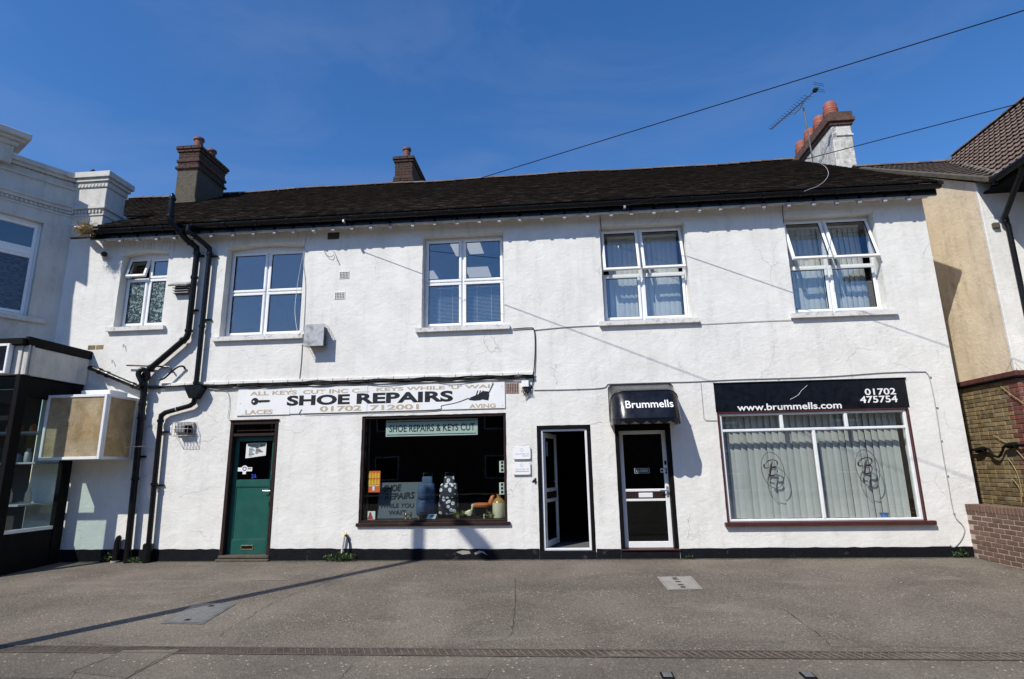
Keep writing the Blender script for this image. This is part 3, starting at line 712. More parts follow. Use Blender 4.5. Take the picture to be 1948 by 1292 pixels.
# roof of small plain tiles -----------------------------------------
roof = MB().raw([(-13.2,1.0,EZ+SL*1.42-.03),(-9.38,1.0,EZ+SL*1.42-.03),(-9.38,-.34,EZ+.02),(6.82,-.34,EZ+.02),(6.82,5,RZ-.03),(-13.2,5,RZ-.03),(-13.2,10.5,EZ),(6.9,10.5,EZ)],
                [(0,1,4,5),(1,2,3,4),(5,4,7,6)]).build('roof', m_roof, H)
tm = MB(); tones = []; rnd = random.Random(11)
cosr = 1/math.sqrt(1+SL*SL); sinr = SL*cosr; gauge = .1; tw = .168; ncourse = int(5.44/cosr/gauge)
for c in range(ncourse+1):
    d = c*gauge; sag = 0
    x = -13.1+(tw/2 if c % 2 else 0)
    y0 = -.37+d*cosr
    while x < 6.82:
        xe = min(x+tw-.006, 6.84)
        if not (x < -9.4 and y0 < 1.1) and xe-x > .03 and y0 < 5.0:
            sg = .018*math.sin(x*.9+1.3)+.012*math.sin(x*2.3)
            sg *= (d/6.4)
            lift = .022+rnd.uniform(-.004,.006); e0 = rnd.uniform(-.008,.008); tl = rnd.uniform(-.003,.003)
            ya = y0+e0*cosr; za = EZ+SL*(ya+.42)+sg; yb = min(y0+(gauge+.06)*cosr, 5.0); zb = EZ+SL*(yb+.42)+sg
            nx, nz2 = -sinr, cosr
            b = len(tm.v)
            tm.v += [(x,ya+nx*(lift+tl),za+nz2*(lift+tl)),(xe,ya+nx*(lift-tl),za+nz2*(lift-tl)),(xe,yb+nx*.006,zb+nz2*.006),(x,yb+nx*.006,zb+nz2*.006),(x,ya,za-.004),(xe,ya,za-.004)]
            tm.f += [(b,b+1,b+2,b+3),(b+4,b+5,b+1,b)]; tv = rnd.random(); tones += [tv, tv*.7]
        x += tw
rt_ = tm.build('roof_tiles', m_roof, roof); tag(rt_, kind='stuff')
at_ = rt_.data.attributes.new('tone', 'FLOAT', 'FACE')
for i, v in enumerate(tones): at_.data[i].value = v
rg = MB(); n = 8
for i in range(n):
    a0, a1 = math.pi*i/n, math.pi*(i+1)/n
    rg.poly([(-.148,.115*math.cos(a0),.075*math.sin(a0)),(.148,.115*math.cos(a0),.075*math.sin(a0)),(.148,.115*math.cos(a1),.075*math.sin(a1)),(-.148,.115*math.cos(a1),.075*math.sin(a1))])
rgm = rg.mesh('ridge_tile', smooth=True); rgm.materials.append(m_ridge)
for i in range(66):
    x = -13+i*.302
    if x < 6.75: instance(rgm, 'ridge_tile', Matrix.Translation((x, 5.02, RZ+.0+.018*math.sin(x*.9+1.3)+.010*math.sin(x*2.3))) @ Matrix.Rotation(rnd.uniform(-.02,.02), 4, 'Y'), roof)
vg = MB()
for i in range(40):
    y = -.42+5.4*i/40; y2 = -.42+5.4*(i+1)/40; vg.raw(*(lambda a, b: ([(6.77,a,EZ+SL*(a+.42)-.05),(6.86,a,EZ+SL*(a+.42)-.05),(6.86,a,EZ+SL*(a+.42)+.012),(6.77,a,EZ+SL*(a+.42)+.02),(6.77,b,EZ+SL*(b+.42)-.05),(6.86,b,EZ+SL*(b+.42)-.05),(6.86,b,EZ+SL*(b+.42)+.012),(6.77,b,EZ+SL*(b+.42)+.02)], [(0,1,2,3),(1,5,6,2),(3,2,6,7),(0,4,5,1)]))(y, y2-.006))
vg.build('verge', m_roof, roof)
# chimneys --------------------------------------------------------------
def brick_band(m, x0, x1, y0, y1, z0, z1, course=.075, out=.0):
    z = z0; k = 0
    while z < z1-.02:
        zz = min(z+course-.008, z1)
        for (ax, a0, a1) in (('x', x0, x1), ('y', y0, y1)):
            p = a0-(.11 if k % 2 else 0); 
            while p < a1-.02:
                q0, q1 = max(p, a0), min(p+.217, a1)
                if ax == 'x': m.box(q0+.004, q1-.004, y0-.006-random.uniform(0,.004), y0+.05, z+.004, zz)
                else:
                    m.box(x1-.05, x1+.006+random.uniform(0,.004), q0+.004, q1-.004, z+.004, zz); m.box(x0-.006, x0+.05, q0+.004, q1-.004, z+.004, zz)
                p += .225
        z += course; k += 1
m_chimbrick = M('sooty_red_brick', (.060,.028,.021), .92, var=.5, vs=13, bmp=.6, bs=50, dirt=(.035,.028,.024), ds=(.45,.7), dsc=6)
def chimney(x0, x1, y0, y1, zb, zbody, ztop, name='chimney', body_mat=m_cement, bricks_all=False):
    c = MB().box(x0, x1, y0, y1, zb, zbody, .015).build('chimney', body_mat, H)
    h = ztop-zbody; m = MB()
    m.box(x0-.03, x1+.03, y0-.03, y1+.03, zbody, zbody+.05); m.box(x0+.008, x1-.008, y0+.008, y1-.008, zbody+.05, ztop-.05)
    m.build('core', m_mortar, c)
    m = MB(); brick_band(m, x0-.045, x1+.045, y0-.045, y1+.045, zbody+.0, zbody+.07, .07)
    brick_band(m, x0, x1, y0, y1, zbody+.075, zbody+h*.42 if not bricks_all else ztop-.17, .075)
    brick_band(m, x0+.0, x1+.0, y0, y1, zbody+h*.42, ztop-.16, .075)
    brick_band(m, x0-.035, x1+.035, y0-.035, y1+.035, ztop-.16, ztop-.085, .075)
    brick_band(m, x0-.065, x1+.065, y0-.065, y1+.065, ztop-.085, ztop-.01, .075)
    tag(m.build('brick_courses', m_chimbrick, c), kind='stuff')
    MB().box(x0-.06, x1+.06, y0-.06, y1+.06, ztop-.012, ztop+.018, .012).build('flaunching', m_stone, c)
    return c
def pot(c, x, y, z, h, r, mat, rings=0):
    prof = [(r*1.0,0),(r*.92,h*.12),(r*.86,h*.6),(r*.84,h*.80),(r*1.05,h*.84),(r*1.08,h*.93),(r*1.0,h),(r*.75,h*1.0),(r*.70,h*.9)]
    MB().lathe(prof, (x,y,z), 18).build('chimney_pot', mat, c, True)
ca = chimney(-10.27,-9.68,3.25,4.50,8.0,9.70,10.37)
for yy, hh in ((3.55,.42),(4.15,.40)): pot(ca, -9.95, yy, 10.38, hh, .135, m_potdark)
MB().prism([(-10.36,8.66),(-9.60,8.66),(-9.62,8.80),(-10.33,8.80)], 3.17, 3.26).build('flashing', m_cement, ca)
MB().box(-10.31,-9.64,3.215,4.535,9.90,9.98,.01).build('band', m_chimbrick, ca)
cb = chimney(-4.69,-4.17,5.02,6.40,9.2,9.90,10.70, body_mat=m_cement)
for yy, hh in ((5.32,.45),(6.05,.30)): pot(cb, -4.43+(.0 if yy < 6 else .06), yy, 10.71, hh, .125, m_potdark)
MB().box(-4.73,-4.13,4.985,6.43,9.98,10.06,.01).build('band', m_chimbrick, cb)
MB().box(-4.80,-4.05,4.93,5.2,9.80,9.865,.02).build('flashing', m_cement, cb)

# ---------------- green door
def rect_frame(m, x0, x1, z0, z1, wd, y0, y1, c=.006, bottom=True):
    m.box(x0, x0+wd, y0, y1, z0, z1, c); m.box(x1-wd, x1, y0, y1, z0, z1, c); m.box(x0+wd, x1-wd, y0+.001, y1, z1-wd, z1, c)
    if bottom: m.box(x0+wd, x1-wd, y0+.001, y1, z0, z0+wd, c)
    return m
x0,x1,z0,z1 = GD
d = MB(); rect_frame(d, x0, x1, z0, z1, .065, -.012, .14, bottom=False); d.box(x0+.065, x1-.065, -.002, .12, 2.185, 2.235, .006); d.box(x0-.012, x1+.012, -.035, .0, z1, z1+.025, .006)
gd = d.build('green_door', m_brown, H); tag(gd, 'green panelled door in a dark brown frame')
MB().box(x0+.065, x1-.065, .07, .076, 2.235, 2.40).build('transom_pane', m_glass, gd)
MB().box(x0+.065, x1-.065, .055, .066, 2.285, 2.30, .003).build('transom_bar', m_brown, gd)
a, b, za, zb, Y = x0+.067, x1-.067, .10, 2.183, .10
d = MB(); wd = .075
d.box(a, a+wd, Y, Y+.045, za, zb, .004); d.box(b-wd, b, Y, Y+.045, za, zb, .004); d.box(a+wd, b-wd, Y+.001, Y+.044, zb-.085, zb, .004)
d.box(a+wd, b-wd, Y+.001, Y+.044, 1.28, 1.40, .004); d.box(a+wd, b-wd, Y+.001, Y+.044, za, .345, .004)
d.build('door_leaf', m_green, gd); MB().box(a+wd, b-wd, Y+.018, Y+.035, .346, 1.279).build('door_panel', m_green, gd)
m = MB(); 
for bx in ((a+wd,b-wd,1.262,1.279),(a+wd,b-wd,.346,.36),(a+wd,a+wd+.015,.36,1.262),(b-wd-.015,b-wd,.36,1.262)): m.box(bx[0],bx[1],Y+.006,Y+.02,bx[2],bx[3],.004)
m.build('panel_moulding', m_green, gd)
MB().box(a+wd, b-wd, Y+.02, Y+.026, 1.40, zb-.085).build('pane', m_glass, gd)
xm = (a+b)/2
d = MB(); rect_frame(d, xm-.13, xm+.10, .175, .255, .014, Y-.008, Y+.002, .003); d.build('letter_box', m_brass, gd)
MB().box(xm-.115, xm+.085, Y-.004, Y+.002, .19, .24).build('letter_flap', m_blackmatt, gd)
MB().box(b-.062, b-.012, Y-.008, Y+.001, .92, 1.40, .003).build('lock_plate', m_blackmatt, gd)
MB().tube([(b-.038,Y-.008,1.195),(b-.038,Y-.05,1.195),(b-.17,Y-.052,1.20)], .009, 8).build('handle', m_chrome, gd, True)
MB().lathe([(.018,0),(.02,.01),(.015,.022)], (0,0,0), 12)
MB().box(b-.055, b-.02, Y-.02, Y-.006, 1.00, 1.12, .008).build('lock_pull', m_chrome, gd)
MB().box(x0+.0, x1-.0, -.05, .13, .045, .098, .012).build('threshold', m_cement, gd)
MB().box(x0-.03, x1+.02, -.09, .0, -.01, .040, .012).build('doorstep', m_cement, gd)
pt = thing('opening_times_notice', 'white opening times notice curling inside the green door glass', 'notice', (xm+.05,Y+.012,1.75))
nv = MB(); N = 8; px0, px1, pz0, pz1 = xm-.19, xm+.20, 1.80, 2.06
for i in range(N):
    u0, u1 = i/N, (i+1)/N; yy = lambda u: Y+.014-.004*math.sin(u*3.1); zz = lambda u: pz0+.045*(u-.3)
    nv.poly([(px0+(px1-px0)*u0,yy(u0),zz(u0)),(px0+(px1-px0)*u1,yy(u1),zz(u1)),(px0+(px1-px0)*u1,yy(u1),pz1+.01*u1),(px0+(px1-px0)*u0,yy(u0),pz1+.01*u0)])
nv.build('sheet', m_paper, pt)
hd = MB(); hp = [(px0+.02,pz1-.005),(px1-.01,pz1+.004),(px1-.02,pz1-.04)]+[(px1-.02+(px0+.03-px1+.02)*i/8, pz1-.045-.035*math.sin(math.pi*i/8)) for i in range(9)]
hd.prism(hp[::-1], Y+.006, Y+.008).build('header', M('dark_green_print', (.035,.06,.065), .6), pt)
text('lettering', 'OPENING TIMES', px0+.05, px1-.03, pz1-.055, pz1-.02, Y+.005, m_ink, pt, .02)
for i in range(7):
    z = pz1-.09-i*.024; MB().box(px0+.06, px0+.13+.02*(i*37 % 3), Y+.006, Y+.008, z, z+.009).build('print_line', m_ink if i % 2 else M('teal_print', (.05,.22,.24), .6), pt)
    if i < 5: MB().box(px0+.19, px0+.24+.03*(i*13 % 4), Y+.006, Y+.008, z-.002, z+.010).build('print_line', m_ink, pt)
stk = thing('door_sticker', 'white keyhole shaped security sticker on the green door glass', 'sticker', (a+.17,Y+.012,1.58))
cx_, cz_ = a+wd+.135, 1.585
pts = [(cx_+.062*math.cos(R(q)), cz_+.01+.062*math.sin(R(q))) for q in range(-60, 241, 15)]+[(cx_-.032,cz_-.085),(cx_+.032,cz_-.085)]
MB().prism(pts[::-1], Y+.012, Y+.014).build('badge', m_white, stk); MB().box(cx_-.135, cx_+.145, Y+.014, Y+.016, cz_-.034, cz_+.036).build('band', m_white, stk)
MB().lathe([(.018,-.001),(.044,-.001),(.044,.001),(.018,.001)], (0,0,0), 16)
ringm = MB()
for i in range(20):
    q0, q1 = 2*math.pi*i/20, 2*math.pi*(i+1)/20
    ringm.poly([(cx_+.040*math.cos(q0),Y+.0105,cz_+.012+.040*math.sin(q0)),(cx_+.040*math.cos(q1),Y+.0105,cz_+.012+.040*math.sin(q1)),(cx_+.024*math.cos(q1),Y+.0105,cz_+.012+.024*math.sin(q1)),(cx_+.024*math.cos(q0),Y+.0105,cz_+.012+.024*math.sin(q0))])
ringm.build('ring', m_ink, stk); MB().box(cx_+.06,cx_+.13,Y+.0105,Y+.012,cz_+.004,cz_+.02).build('print_line', m_ink, stk)
n2 = thing('door_number', 'blue 2A number sticker on the green door glass', 'number', (xm+.03,Y+.014,1.42))
m_bn = M('blue_number', (.03,.06,.45), .4); text('digit', '2', xm-.045, xm-.003, 1.425, 1.50, Y+.014, m_bn, n2, .02); text('letter', 'A', xm+.003, xm+.05, 1.425, 1.50, Y+.014, m_bn, n2, .02)

# ---------------- display window
x0,x1,z0,z1 = SW
d = MB(); rect_frame(d, x0, x1, z0, z1, .05, .02, .12)
sw = d.build('display_window', m_brown, H)
MB().box(x0-.03, x1+.05, -.05, .16, z0-.045, z0+.012, .008).build('sill', m_brown, sw)
MB().box(x0+.05, x1-.05, .07, .077, z0+.05, z1-.05).build('pane', m_glass, sw)
MB().box(x0+.02, x1-.02, .121, .75, z0-.01, z0+.055).build('display_shelf', m_brown, sw)
MB().box(x0+.09, x0+.12, .12, .15, z0+.055, z1-.05).build('inner_post', m_brown, sw)
def board(name, lab, x0, x1, z0, z1, y, mat, rotf=None, th=.012, cat='sign'):
    o = thing(name, lab, cat, ((x0+x1)/2, y, z0)); MB().box(x0, x1, y, y+th, z0, z1, .002, rotf).build('panel', mat, o); return o
s1 = board('window_sign', 'long pale sign hanging inside the top of the display window', -3.235, -1.525, 2.125, 2.425, .15, M('pale_grey_green_sign', (.50,.55,.53), .5, var=.08))
text('lettering', 'SHOE REPAIRS & KEYS CUT', -3.17, -1.575, 2.205, 2.335, .148, m_ink, s1, .012)
for z in (2.385, 2.15): MB().box(-3.21,-1.55,.147,.149,z,z+.012).build('rule_line', m_ink, s1)
tilt = lambda p: Vector((p.x, p.y+(p.z-.66)*.12, p.z))
lx0, lx1 = at(720,930,.35).x, at(800,930,.35).x
s2 = board('leaning_sign', 'grey shoe repair sign leaning behind the blue shopping bag', lx0, lx1+.05, .67, 1.30, .30, M('shaded_blue_grey_panel', (.085,.097,.125), .6, var=.08), tilt)
for s, u0, u1, za, zb in (('SHOE',.12,.52,1.13,1.25),('REPAIRS',.16,.84,.985,1.10),('WHILE YOU',.05,.84,.855,.93),('WAIT...',.26,.76,.735,.81)):
    text('lettering', s, lx0+(lx1+.02-lx0)*u0, lx0+(lx1+.02-lx0)*u1, za, zb, .296, m_ink, s2, .022, .15 if za > .95 else 0, fn=lambda p: tilt(p)+Vector((0,-.003,(p.x-lx0)*.05 if p.z > .96 else 0)))
# shopping trolley bags
def bag(name, lab, px, mat, y=.33, pocket=True):
    c = at(px, 940, y); b = thing(name, lab, 'bag', (c.x, y, .67)); x = c.x; zb = .74
    MB().loft([(zb-.01,x,y,.15,.09,5),(zb+.01,x,y,.172,.105,5),(zb+.12,x,y,.178,.112,5),(zb+.25,x+.004,y,.168,.105,4.5),(zb+.40,x+.01,y,.15,.10,4.5),(zb+.50,x+.012,y,.145,.095,4),(zb+.52,x+.012,y,.12,.08,3.5)], 24).build('bag_body', mat, b, True)
    MB().loft([(zb+.27,x+.01,y-.105,.10,.02,3),(zb+.29,x+.01,y-.10,.14,.03,4),(zb+.40,x+.01,y-.07,.155,.055,4),(zb+.50,x+.012,y-.02,.15,.095,4),(zb+.535,x+.012,y-.0,.135,.085,3.5)], 24).build('flap', mat, b, True)
    if pocket: MB().loft([(zb+.04,x-.0,y-.08,.11,.05,2.6),(zb+.1,x,y-.09,.125,.055,3.),(zb+.20,x,y-.085,.12,.05,3.),(zb+.235,x,y-.08,.10,.035,2.5)], 20).build('pocket', mat, b, True)
    MB().loft([(zb+.52,x+.01,y+.03,.10,.04,5),(zb+.64,x+.01,y+.03,.095,.035,5),(zb+.66,x+.01,y+.03,.085,.025,4)], 16).build('top_sleeve', mat, b, True)
    m = MB(); m.tube([(x-.07,y+.06,.67),(x-.07,y+.06,zb+.72),(x+.09,y+.06,zb+.72),(x+.09,y+.06,.67)], .010, 6); m.build('trolley_frame', m_black, b, True)
    for s in (-1, 1): MB().tube([(x+s*.12-.012,y+.05,.71),(x+s*.12+.012,y+.05,.71)], .042, 14).build('wheel', m_blackmatt, b)
bag('shopping_trolley', 'blue fabric shopping trolley bag standing in the display window', 811, m_bluebag)
bag('shopping_trolley', 'black and white floral shopping trolley bag in the display window', 853, m_flower, pocket=False)
j = at(949, 960, .26); jo = thing('stoneware_jar', 'cream stoneware jar with brown shoulder in the window corner', 'jar', (j.x,.26,.67))
MB().lathe([(.105,0),(.112,.02),(.115,.24),(.114,.255)], (j.x,.26,.668), 24).build('body', m_jar, jo, True)
MB().lathe([(.1145,.256),(.105,.285),(.06,.33),(.036,.345),(.034,.375),(.042,.385),(.040,.40),(.02,.40)], (j.x,.26,.668), 24).build('shoulder', m_jarbrown, jo, True)
c = at(915, 962, .42); lo = thing('leather_stool', 'orange brown leather topped stool beside the stoneware jar', 'stool', (c.x,.42,.67))
MB().loft([(.835,c.x,.42,.12,.08,2.2),(.85,c.x,.42,.165,.11,2.3),(.885,c.x,.42,.175,.12,2.3),(.91,c.x+.01,.42,.15,.10,2.2),(.92,c.x+.01,.42,.08,.05,2.)], 20).build('seat', m_leather, lo, True)
MB().loft([(.86,c.x+.15,.46,.05,.06,2.4),(.95,c.x+.19,.46,.055,.06,2.4),(1.03,c.x+.215,.46,.045,.05,2.2),(1.05,c.x+.22,.46,.02,.03,2.)], 16).build('backrest', m_leather, lo, True)
for sx, sy in ((-.12,-.06),(.12,-.06),(-.12,.07),(.12,.07)): MB().tube([(c.x+sx,.42+sy,.665),(c.x+sx*.9,.42+sy*.9,.84)], .013, 6).build('leg', m_brown, lo, True)
# ornaments along the shelf
def ornament(px, lab, kind, mat, y=.2, s=1.):
    c = at(px, 985, y); o = thing('ornament', lab, 'ornament', (c.x,y,.668), 'ornaments on the display shelf'); x, z = c.x, .668
    if kind == 'bird':
        MB().loft([(z+.035*s,x,y,.03*s,.03*s,2.),(z+.06*s,x-.01*s,y,.06*s,.035*s,2.),(z+.09*s,x-.01*s,y,.055*s,.035*s,2.),(z+.115*s,x+.02*s,y,.03*s,.025*s,2.)], 14).build('body', mat, o, True)
        MB().loft([(z+.10*s,x+.03*s,y,.02*s,.02*s,2.),(z+.15*s,x+.045*s,y,.016*s,.016*s,2.),(z+.17*s,x+.05*s,y,.026*s,.022*s,2.),(z+.195*s,x+.05*s,y,.015*s,.015*s,2.)], 12).build('head', mat, o, True)
        MB().tube([(x+.07*s,y,z+.175*s),(x+.10*s,y,z+.168*s)], [.010*s,.003*s], 6).build('beak', m_leather, o)
        for q in (-.02,.015): MB().tube([(x+q*s,y,z),(x+q*s,y,z+.05*s)], .004, 5).build('leg', m_brass, o)
    elif kind == 'vase':
        MB().lathe([(.02*s,0),(.028*s,.01*s),(.012*s,.03*s),(.026*s,.07*s),(.03*s,.1*s),(.014*s,.125*s),(.02*s,.14*s),(.012*s,.14*s)], (x,y,z), 14).build('body', mat, o, True)
        MB().lathe([(.024*s,0),(.026*s,.004*s),(.024*s,.008*s)], (x,y,z-.001), 14).build('foot', m_brass, o, True)
    else:
        rr = random.Random(px)
        m = MB()
        for k in range(46):
            a = rr.uniform(0,6.28); e = rr.uniform(.1,1.4); L_ = rr.uniform(.05,.12)*s
            p = Vector((x+rr.uniform(-.06,.06)*s,y+rr.uniform(-.03,.03),z+rr.uniform(0,.05)*s)); d_ = Vector((math.cos(a)*math.cos(e),math.sin(a)*math.cos(e),math.sin(e)))*L_; q = d_.cross(Vector((rr.uniform(-1,1),rr.uniform(-1,1),.4))).normalized()*.011*s
            m.poly([p,p+d_*.5+q,p+d_,p+d_*.5-q])
        tag(m.build('leaves', mat, o), kind='stuff'); MB().lathe([(.03*s,0),(.04*s,.05*s),(.036*s,.052*s)], (x,y,z), 12).build('pot', m_jarbrown, o, True)
ornament(893, 'white and yellow bird ornament standing beside the floral trolley bag', 'bird', m_jar, .2, 1.25)
ornament(772, 'small brass vase in front of the leaning grey sign, left one', 'vase', m_brass, .19, .8)
ornament(781, 'small brass vase in front of the leaning grey sign, right one', 'vase', m_cement, .2, .85)
ornament(797, 'low dark ornament in front of the blue trolley bag', 'vase', m_stone, .17, .55)
ornament(872, 'dark leafy potted plant under the floral trolley bag', 'plant', m_leaf, .22, 1.2)
ornament(935, 'straggly green potted plant next to the stoneware jar', 'plant', m_leaf, .24, 1.1)
ornament(921, 'tiny pale vase between bird ornament and stoneware jar', 'vase', m_jar, .17, .5)
c = at(821, 982, .2); cw = thing('folded_card', 'white folded card on the shelf between the two trolley bags', 'card', (c.x,.2,.668))
MB().raw([(c.x-.09,.16,.668),(c.x+.07,.16,.668),(c.x+.09,.22,.745),(c.x-.06,.22,.745),(c.x+.11,.26,.668),(c.x-.05,.26,.668)], [(0,1,2,3),(3,2,4,5)]).build('sheet', m_paper, cw)
MB().poly([(c.x-.03,.179,.695),(c.x+.03,.179,.695),(c.x+.045,.207,.73),(c.x-.01,.207,.73)]).build('print', m_green, cw)
a, b = at(698,937,.13), at(724,896,.13)
po = board('orange_poster', 'orange poster with yellow print stuck inside the display window', a.x, b.x, a.z, b.z, .128, m_orange, None, .003, 'poster')
for r_ in range(2):
    for q in range(4):
        w_ = (b.x-a.x)/5; xx_ = a.x+.025+q*w_*1.12; zz_ = b.z-.125-r_*.115
        MB().prism([(xx_,zz_),(xx_+w_*.85,zz_),(xx_+w_*.85,zz_+.06),(xx_+w_*.6,zz_+.095),(xx_+w_*.25,zz_+.095),(xx_,zz_+.06)], .125, .127).build('print_block', m_yellow, po)
MB().box(a.x+.02,b.x-.02,.125,.127,b.z-.265,b.z-.255).build('print_line', m_white, po)
MB().box(a.x+.10,b.x-.10,.125,.127,a.z+.03,a.z+.13,.02).build('print_block', m_white, po)
a, b = at(695,990,.13), at(714,974,.13)
po = board('small_card', 'small white card with red print in the bottom corner of the display window', a.x, b.x, .67, .67+b.z-a.z, .128, m_paper, None, .003, 'card')
MB().prism([(a.x+.03,.68),(b.x-.03,.68),(b.x-.06,.74),(b.x-.08,.80),(a.x+.07,.79),(a.x+.06,.73)], .125, .127).build('print_block', m_red, po)
for py0, py1, lab in ((877,899,'upper photo strip on the right jamb of the display window'),(918,941,'lower photo strip on the right jamb of the display window')):
    a, b = at(950,py1,.16), at(959,py0,.16); po = board('photo_strip', lab, a.x, b.x, a.z, b.z, .16, m_paper, None, .004, 'photo')
    for k in range(3): MB().box(a.x+.03,b.x-.015,.157,.159,a.z+.02+k*.065,a.z+.065+k*.065).build('print_block', m_ink, po)

# ---------------- open door at number 4
x0,x1,z0,z1 = D4
d = MB(); rect_frame(d, x0, x1, .0, z1, .062, -.006, .10, bottom=False)
od = d.build('open_door', m_blackmatt, H); tag(od, 'white framed door standing open into a dark hallway')
d = MB(); rect_frame(d, x0+.064, x1-.064, .135, z1-.064, .04, .03, .09); d.build('door_frame', m_alu, od)
MB().box(x0, x1, -.03, .12, .0, .133, .01).build('doorstep', m_plinth, od)
hx, hy = x0+.105, .095; end = gr(1066, 1029, .16); ang = math.atan2(end.y-hy, end.x-hx); LW = .76
def leaf(p): return Vector((hx+p.x*math.cos(ang)-p.y*math.sin(ang), hy+p.x*math.sin(ang)+p.y*math.cos(ang), p.z))
d = MB(); zt = 2.13
d.box(0,.065,-.02,.02,.175,zt,.005,leaf); d.box(LW-.065,LW,-.02,.02,.175,zt,.005,leaf)
for za, zb in ((.175,.275),(.92,.98),(1.10,1.16),(zt-.085,zt)): d.box(.065,LW-.065,-.019,.019,za,zb,.005,leaf)
d.build('door_leaf', m_alu, od)
MB().box(.065,LW-.065,-.012,.012,.98,1.10,0,leaf).build('letter_plate', m_brown, od)
for za, zb in ((.275,.92),(1.16,zt-.085)): MB().box(.065,LW-.065,-.003,.003,za,zb,0,leaf).build('pane', m_glass, od)
MB().tube([leaf(Vector(q)) for q in ((LW-.03,-.02,1.27),(LW-.03,-.06,1.27),(LW-.14,-.06,1.27))], .008, 6).build('handle', m_chrome, od, True)
MB().box(-.36,.44,.15,1.1,.141,.150).build('hall_mat', M('grey_mat', (.10,.10,.10), .95, var=.2, vs=60), od)
MB().box(.14,.22,-.0135,-.0115,1.72,1.98,0,leaf).build('door_notice', m_panelgrey, od)
# ---------------- glazed shop door, number 2
x0,x1,z0,z1 = D2
d = MB(); rect_frame(d, x0, x1, .0, z1, .07, -.006, .15, bottom=False); d.box(x0+.07,x1-.07,.05,.14,2.135,2.17)
sd_ = d.build('glazed_door', m_blackmatt, H); tag(sd_, 'closed white aluminium glazed door under the black awning')
MB().box(x0, x1, -.02, .16, .0, .135, .01).build('doorstep', m_plinth, sd_)
MB().box(x0-.0, x1+.02, -.045, .12, .136, .158, .006).build('threshold', m_trim, sd_)
a, b, za, zb, Y = x0+.073, x1-.073, .162, 2.132, .10; wd = .07
d = MB(); d.box(a,a+wd,Y,Y+.045,za,zb,.006); d.box(b-wd,b,Y,Y+.045,za,zb,.006)
for q0, q1 in ((za,.265),(.925,.965),(1.085,1.13),(zb-.065,zb)): d.box(a+wd,b-wd,Y+.001,Y+.044,q0,q1,.006)
d.build('door_leaf', m_alu, sd_)
MB().box(a+wd,b-wd,Y+.010,Y+.034,.966,1.084).build('mid_panel', m_brown, sd_)
MB().box((a+b)/2-.12,(a+b)/2+.12,Y-.006,Y+.010,.985,1.065,.006).build('letter_box', m_alu, sd_)
for q0, q1 in ((.265,.925),(1.13,zb-.065)): MB().box(a+wd,b-wd,Y+.02,Y+.026,q0,q1).build('pane', m_glass, sd_)
MB().box(b-.055,b-.015,Y-.012,Y+.001,.99,1.17,.006).build('lock_plate', m_metal, sd_)
MB().tube([(b-.035,Y-.012,1.10),(b-.035,Y-.055,1.10),(b-.17,Y-.056,1.10)], .009, 8).build('handle', m_chrome, sd_, True)
MB().box(b-.055,b-.02,Y-.01,Y+.001,1.53,1.60,.004).build('bell_push', m_blackmatt, sd_)
cs = thing('closed_sign', 'small framed closed sign inside the glazed door', 'sign', ((a+b)/2,Y+.03,1.40))
MB().box((a+b)/2-.04-.12,(a+b)/2-.04+.13,Y+.030,Y+.036,1.40,1.475,.002).build('panel', M('dark_sign_panel', (.03,.035,.035), .4), cs)
text('lettering', 'CLOSED', (a+b)/2-.04-.10,(a+b)/2-.04+.11,1.418,1.458,Y+.0275,m_white,cs,.02)
d = MB(); rect_frame(d,(a+b)/2-.165,(a+b)/2+.095,1.395,1.48,.005,Y+.0275,Y+.0295,0); d.build('border', m_white, cs)
n2 = thing('door_number', 'black figure 2 on the right stile of the glazed door', 'number', (b-.04,Y-.003,1.40)); text('lettering', '2', b-.060, b-.012, 1.385, 1.475, Y-.003, m_ink, n2, .03)
st = thing('door_sticker', 'small white round emblem sticker at the edge of the glazed door', 'sticker', (b-.11,Y+.017,1.42)); MB().box(b-wd-.055,b-wd-.003,Y+.016,Y+.019,1.40,1.47).build('sheet', m_paper, st)
MB().prism([(b-wd-.03+.02*math.cos(R(q)),1.435+.024*math.sin(R(q))) for q in range(360,0,-30)], Y+.0135, Y+.0155).build('print_block', m_ink, st)
# ---------------- large shop window
x0,x1,z0,z1 = BW; zh = 2.385
d = MB(); Y = .03
e = .05; d.box(x0+.03,x0+.03+e,Y,Y+.06,z0+.02,zh,.008); d.box(x1-.03-e,x1-.03,Y,Y+.06,z0+.02,zh,.008)
d.box(x0+.03+e,x1-.03-e,Y+.001,Y+.059,z0+.02,z0+.06,.008); d.box(x0+.03+e,x1-.03-e,Y+.001,Y+.059,zh-.045,zh,.008); d.box(x0+.03+e,x1-.03-e,Y-.003,Y+.058,2.065,2.11,.008)
for xm_ in (3.79, 4.86): d.box(xm_-.028,xm_+.028,Y-.001,Y+.057,2.11,zh-.045,.008)
d.box(4.30-.026,4.30+.026,Y-.001,Y+.057,z0+.06,2.065,.008)
bw = d.build('shop_window', m_alu, H)
d = MB(); d.box(x0,x0+.03,-.008,.10,z0,zh,.004); d.box(x1-.03,x1,-.008,.10,z0,zh,.004); d.box(x0+.03,x1-.03,-.004,.02,zh-.004,zh+.03,.004); d.build('outer_frame', m_trim, bw)
MB().box(x0-.05,x1+.10,-.085,.10,z0-.045,z0+.018,.008).build('sill', m_trim, bw)
for a, b, za, zb in ((x0+.08,4.275,z0+.06,2.065),(4.325,x1-.08,z0+.06,2.065),(x0+.08,3.765,2.11,2.34),(3.815,4.835,2.11,2.34),(4.885,x1-.08,2.11,2.34)):
    MB().box(a,b,Y+.026,Y+.032,za,zb).build('pane', m_dglass if False else glass('tinted_shop_glass', .075, (.945,.965,.96)) if a == x0+.08 and zb < 2.1 else bpy.data.materials.get('tinted_shop_glass') or m_glass, bw)
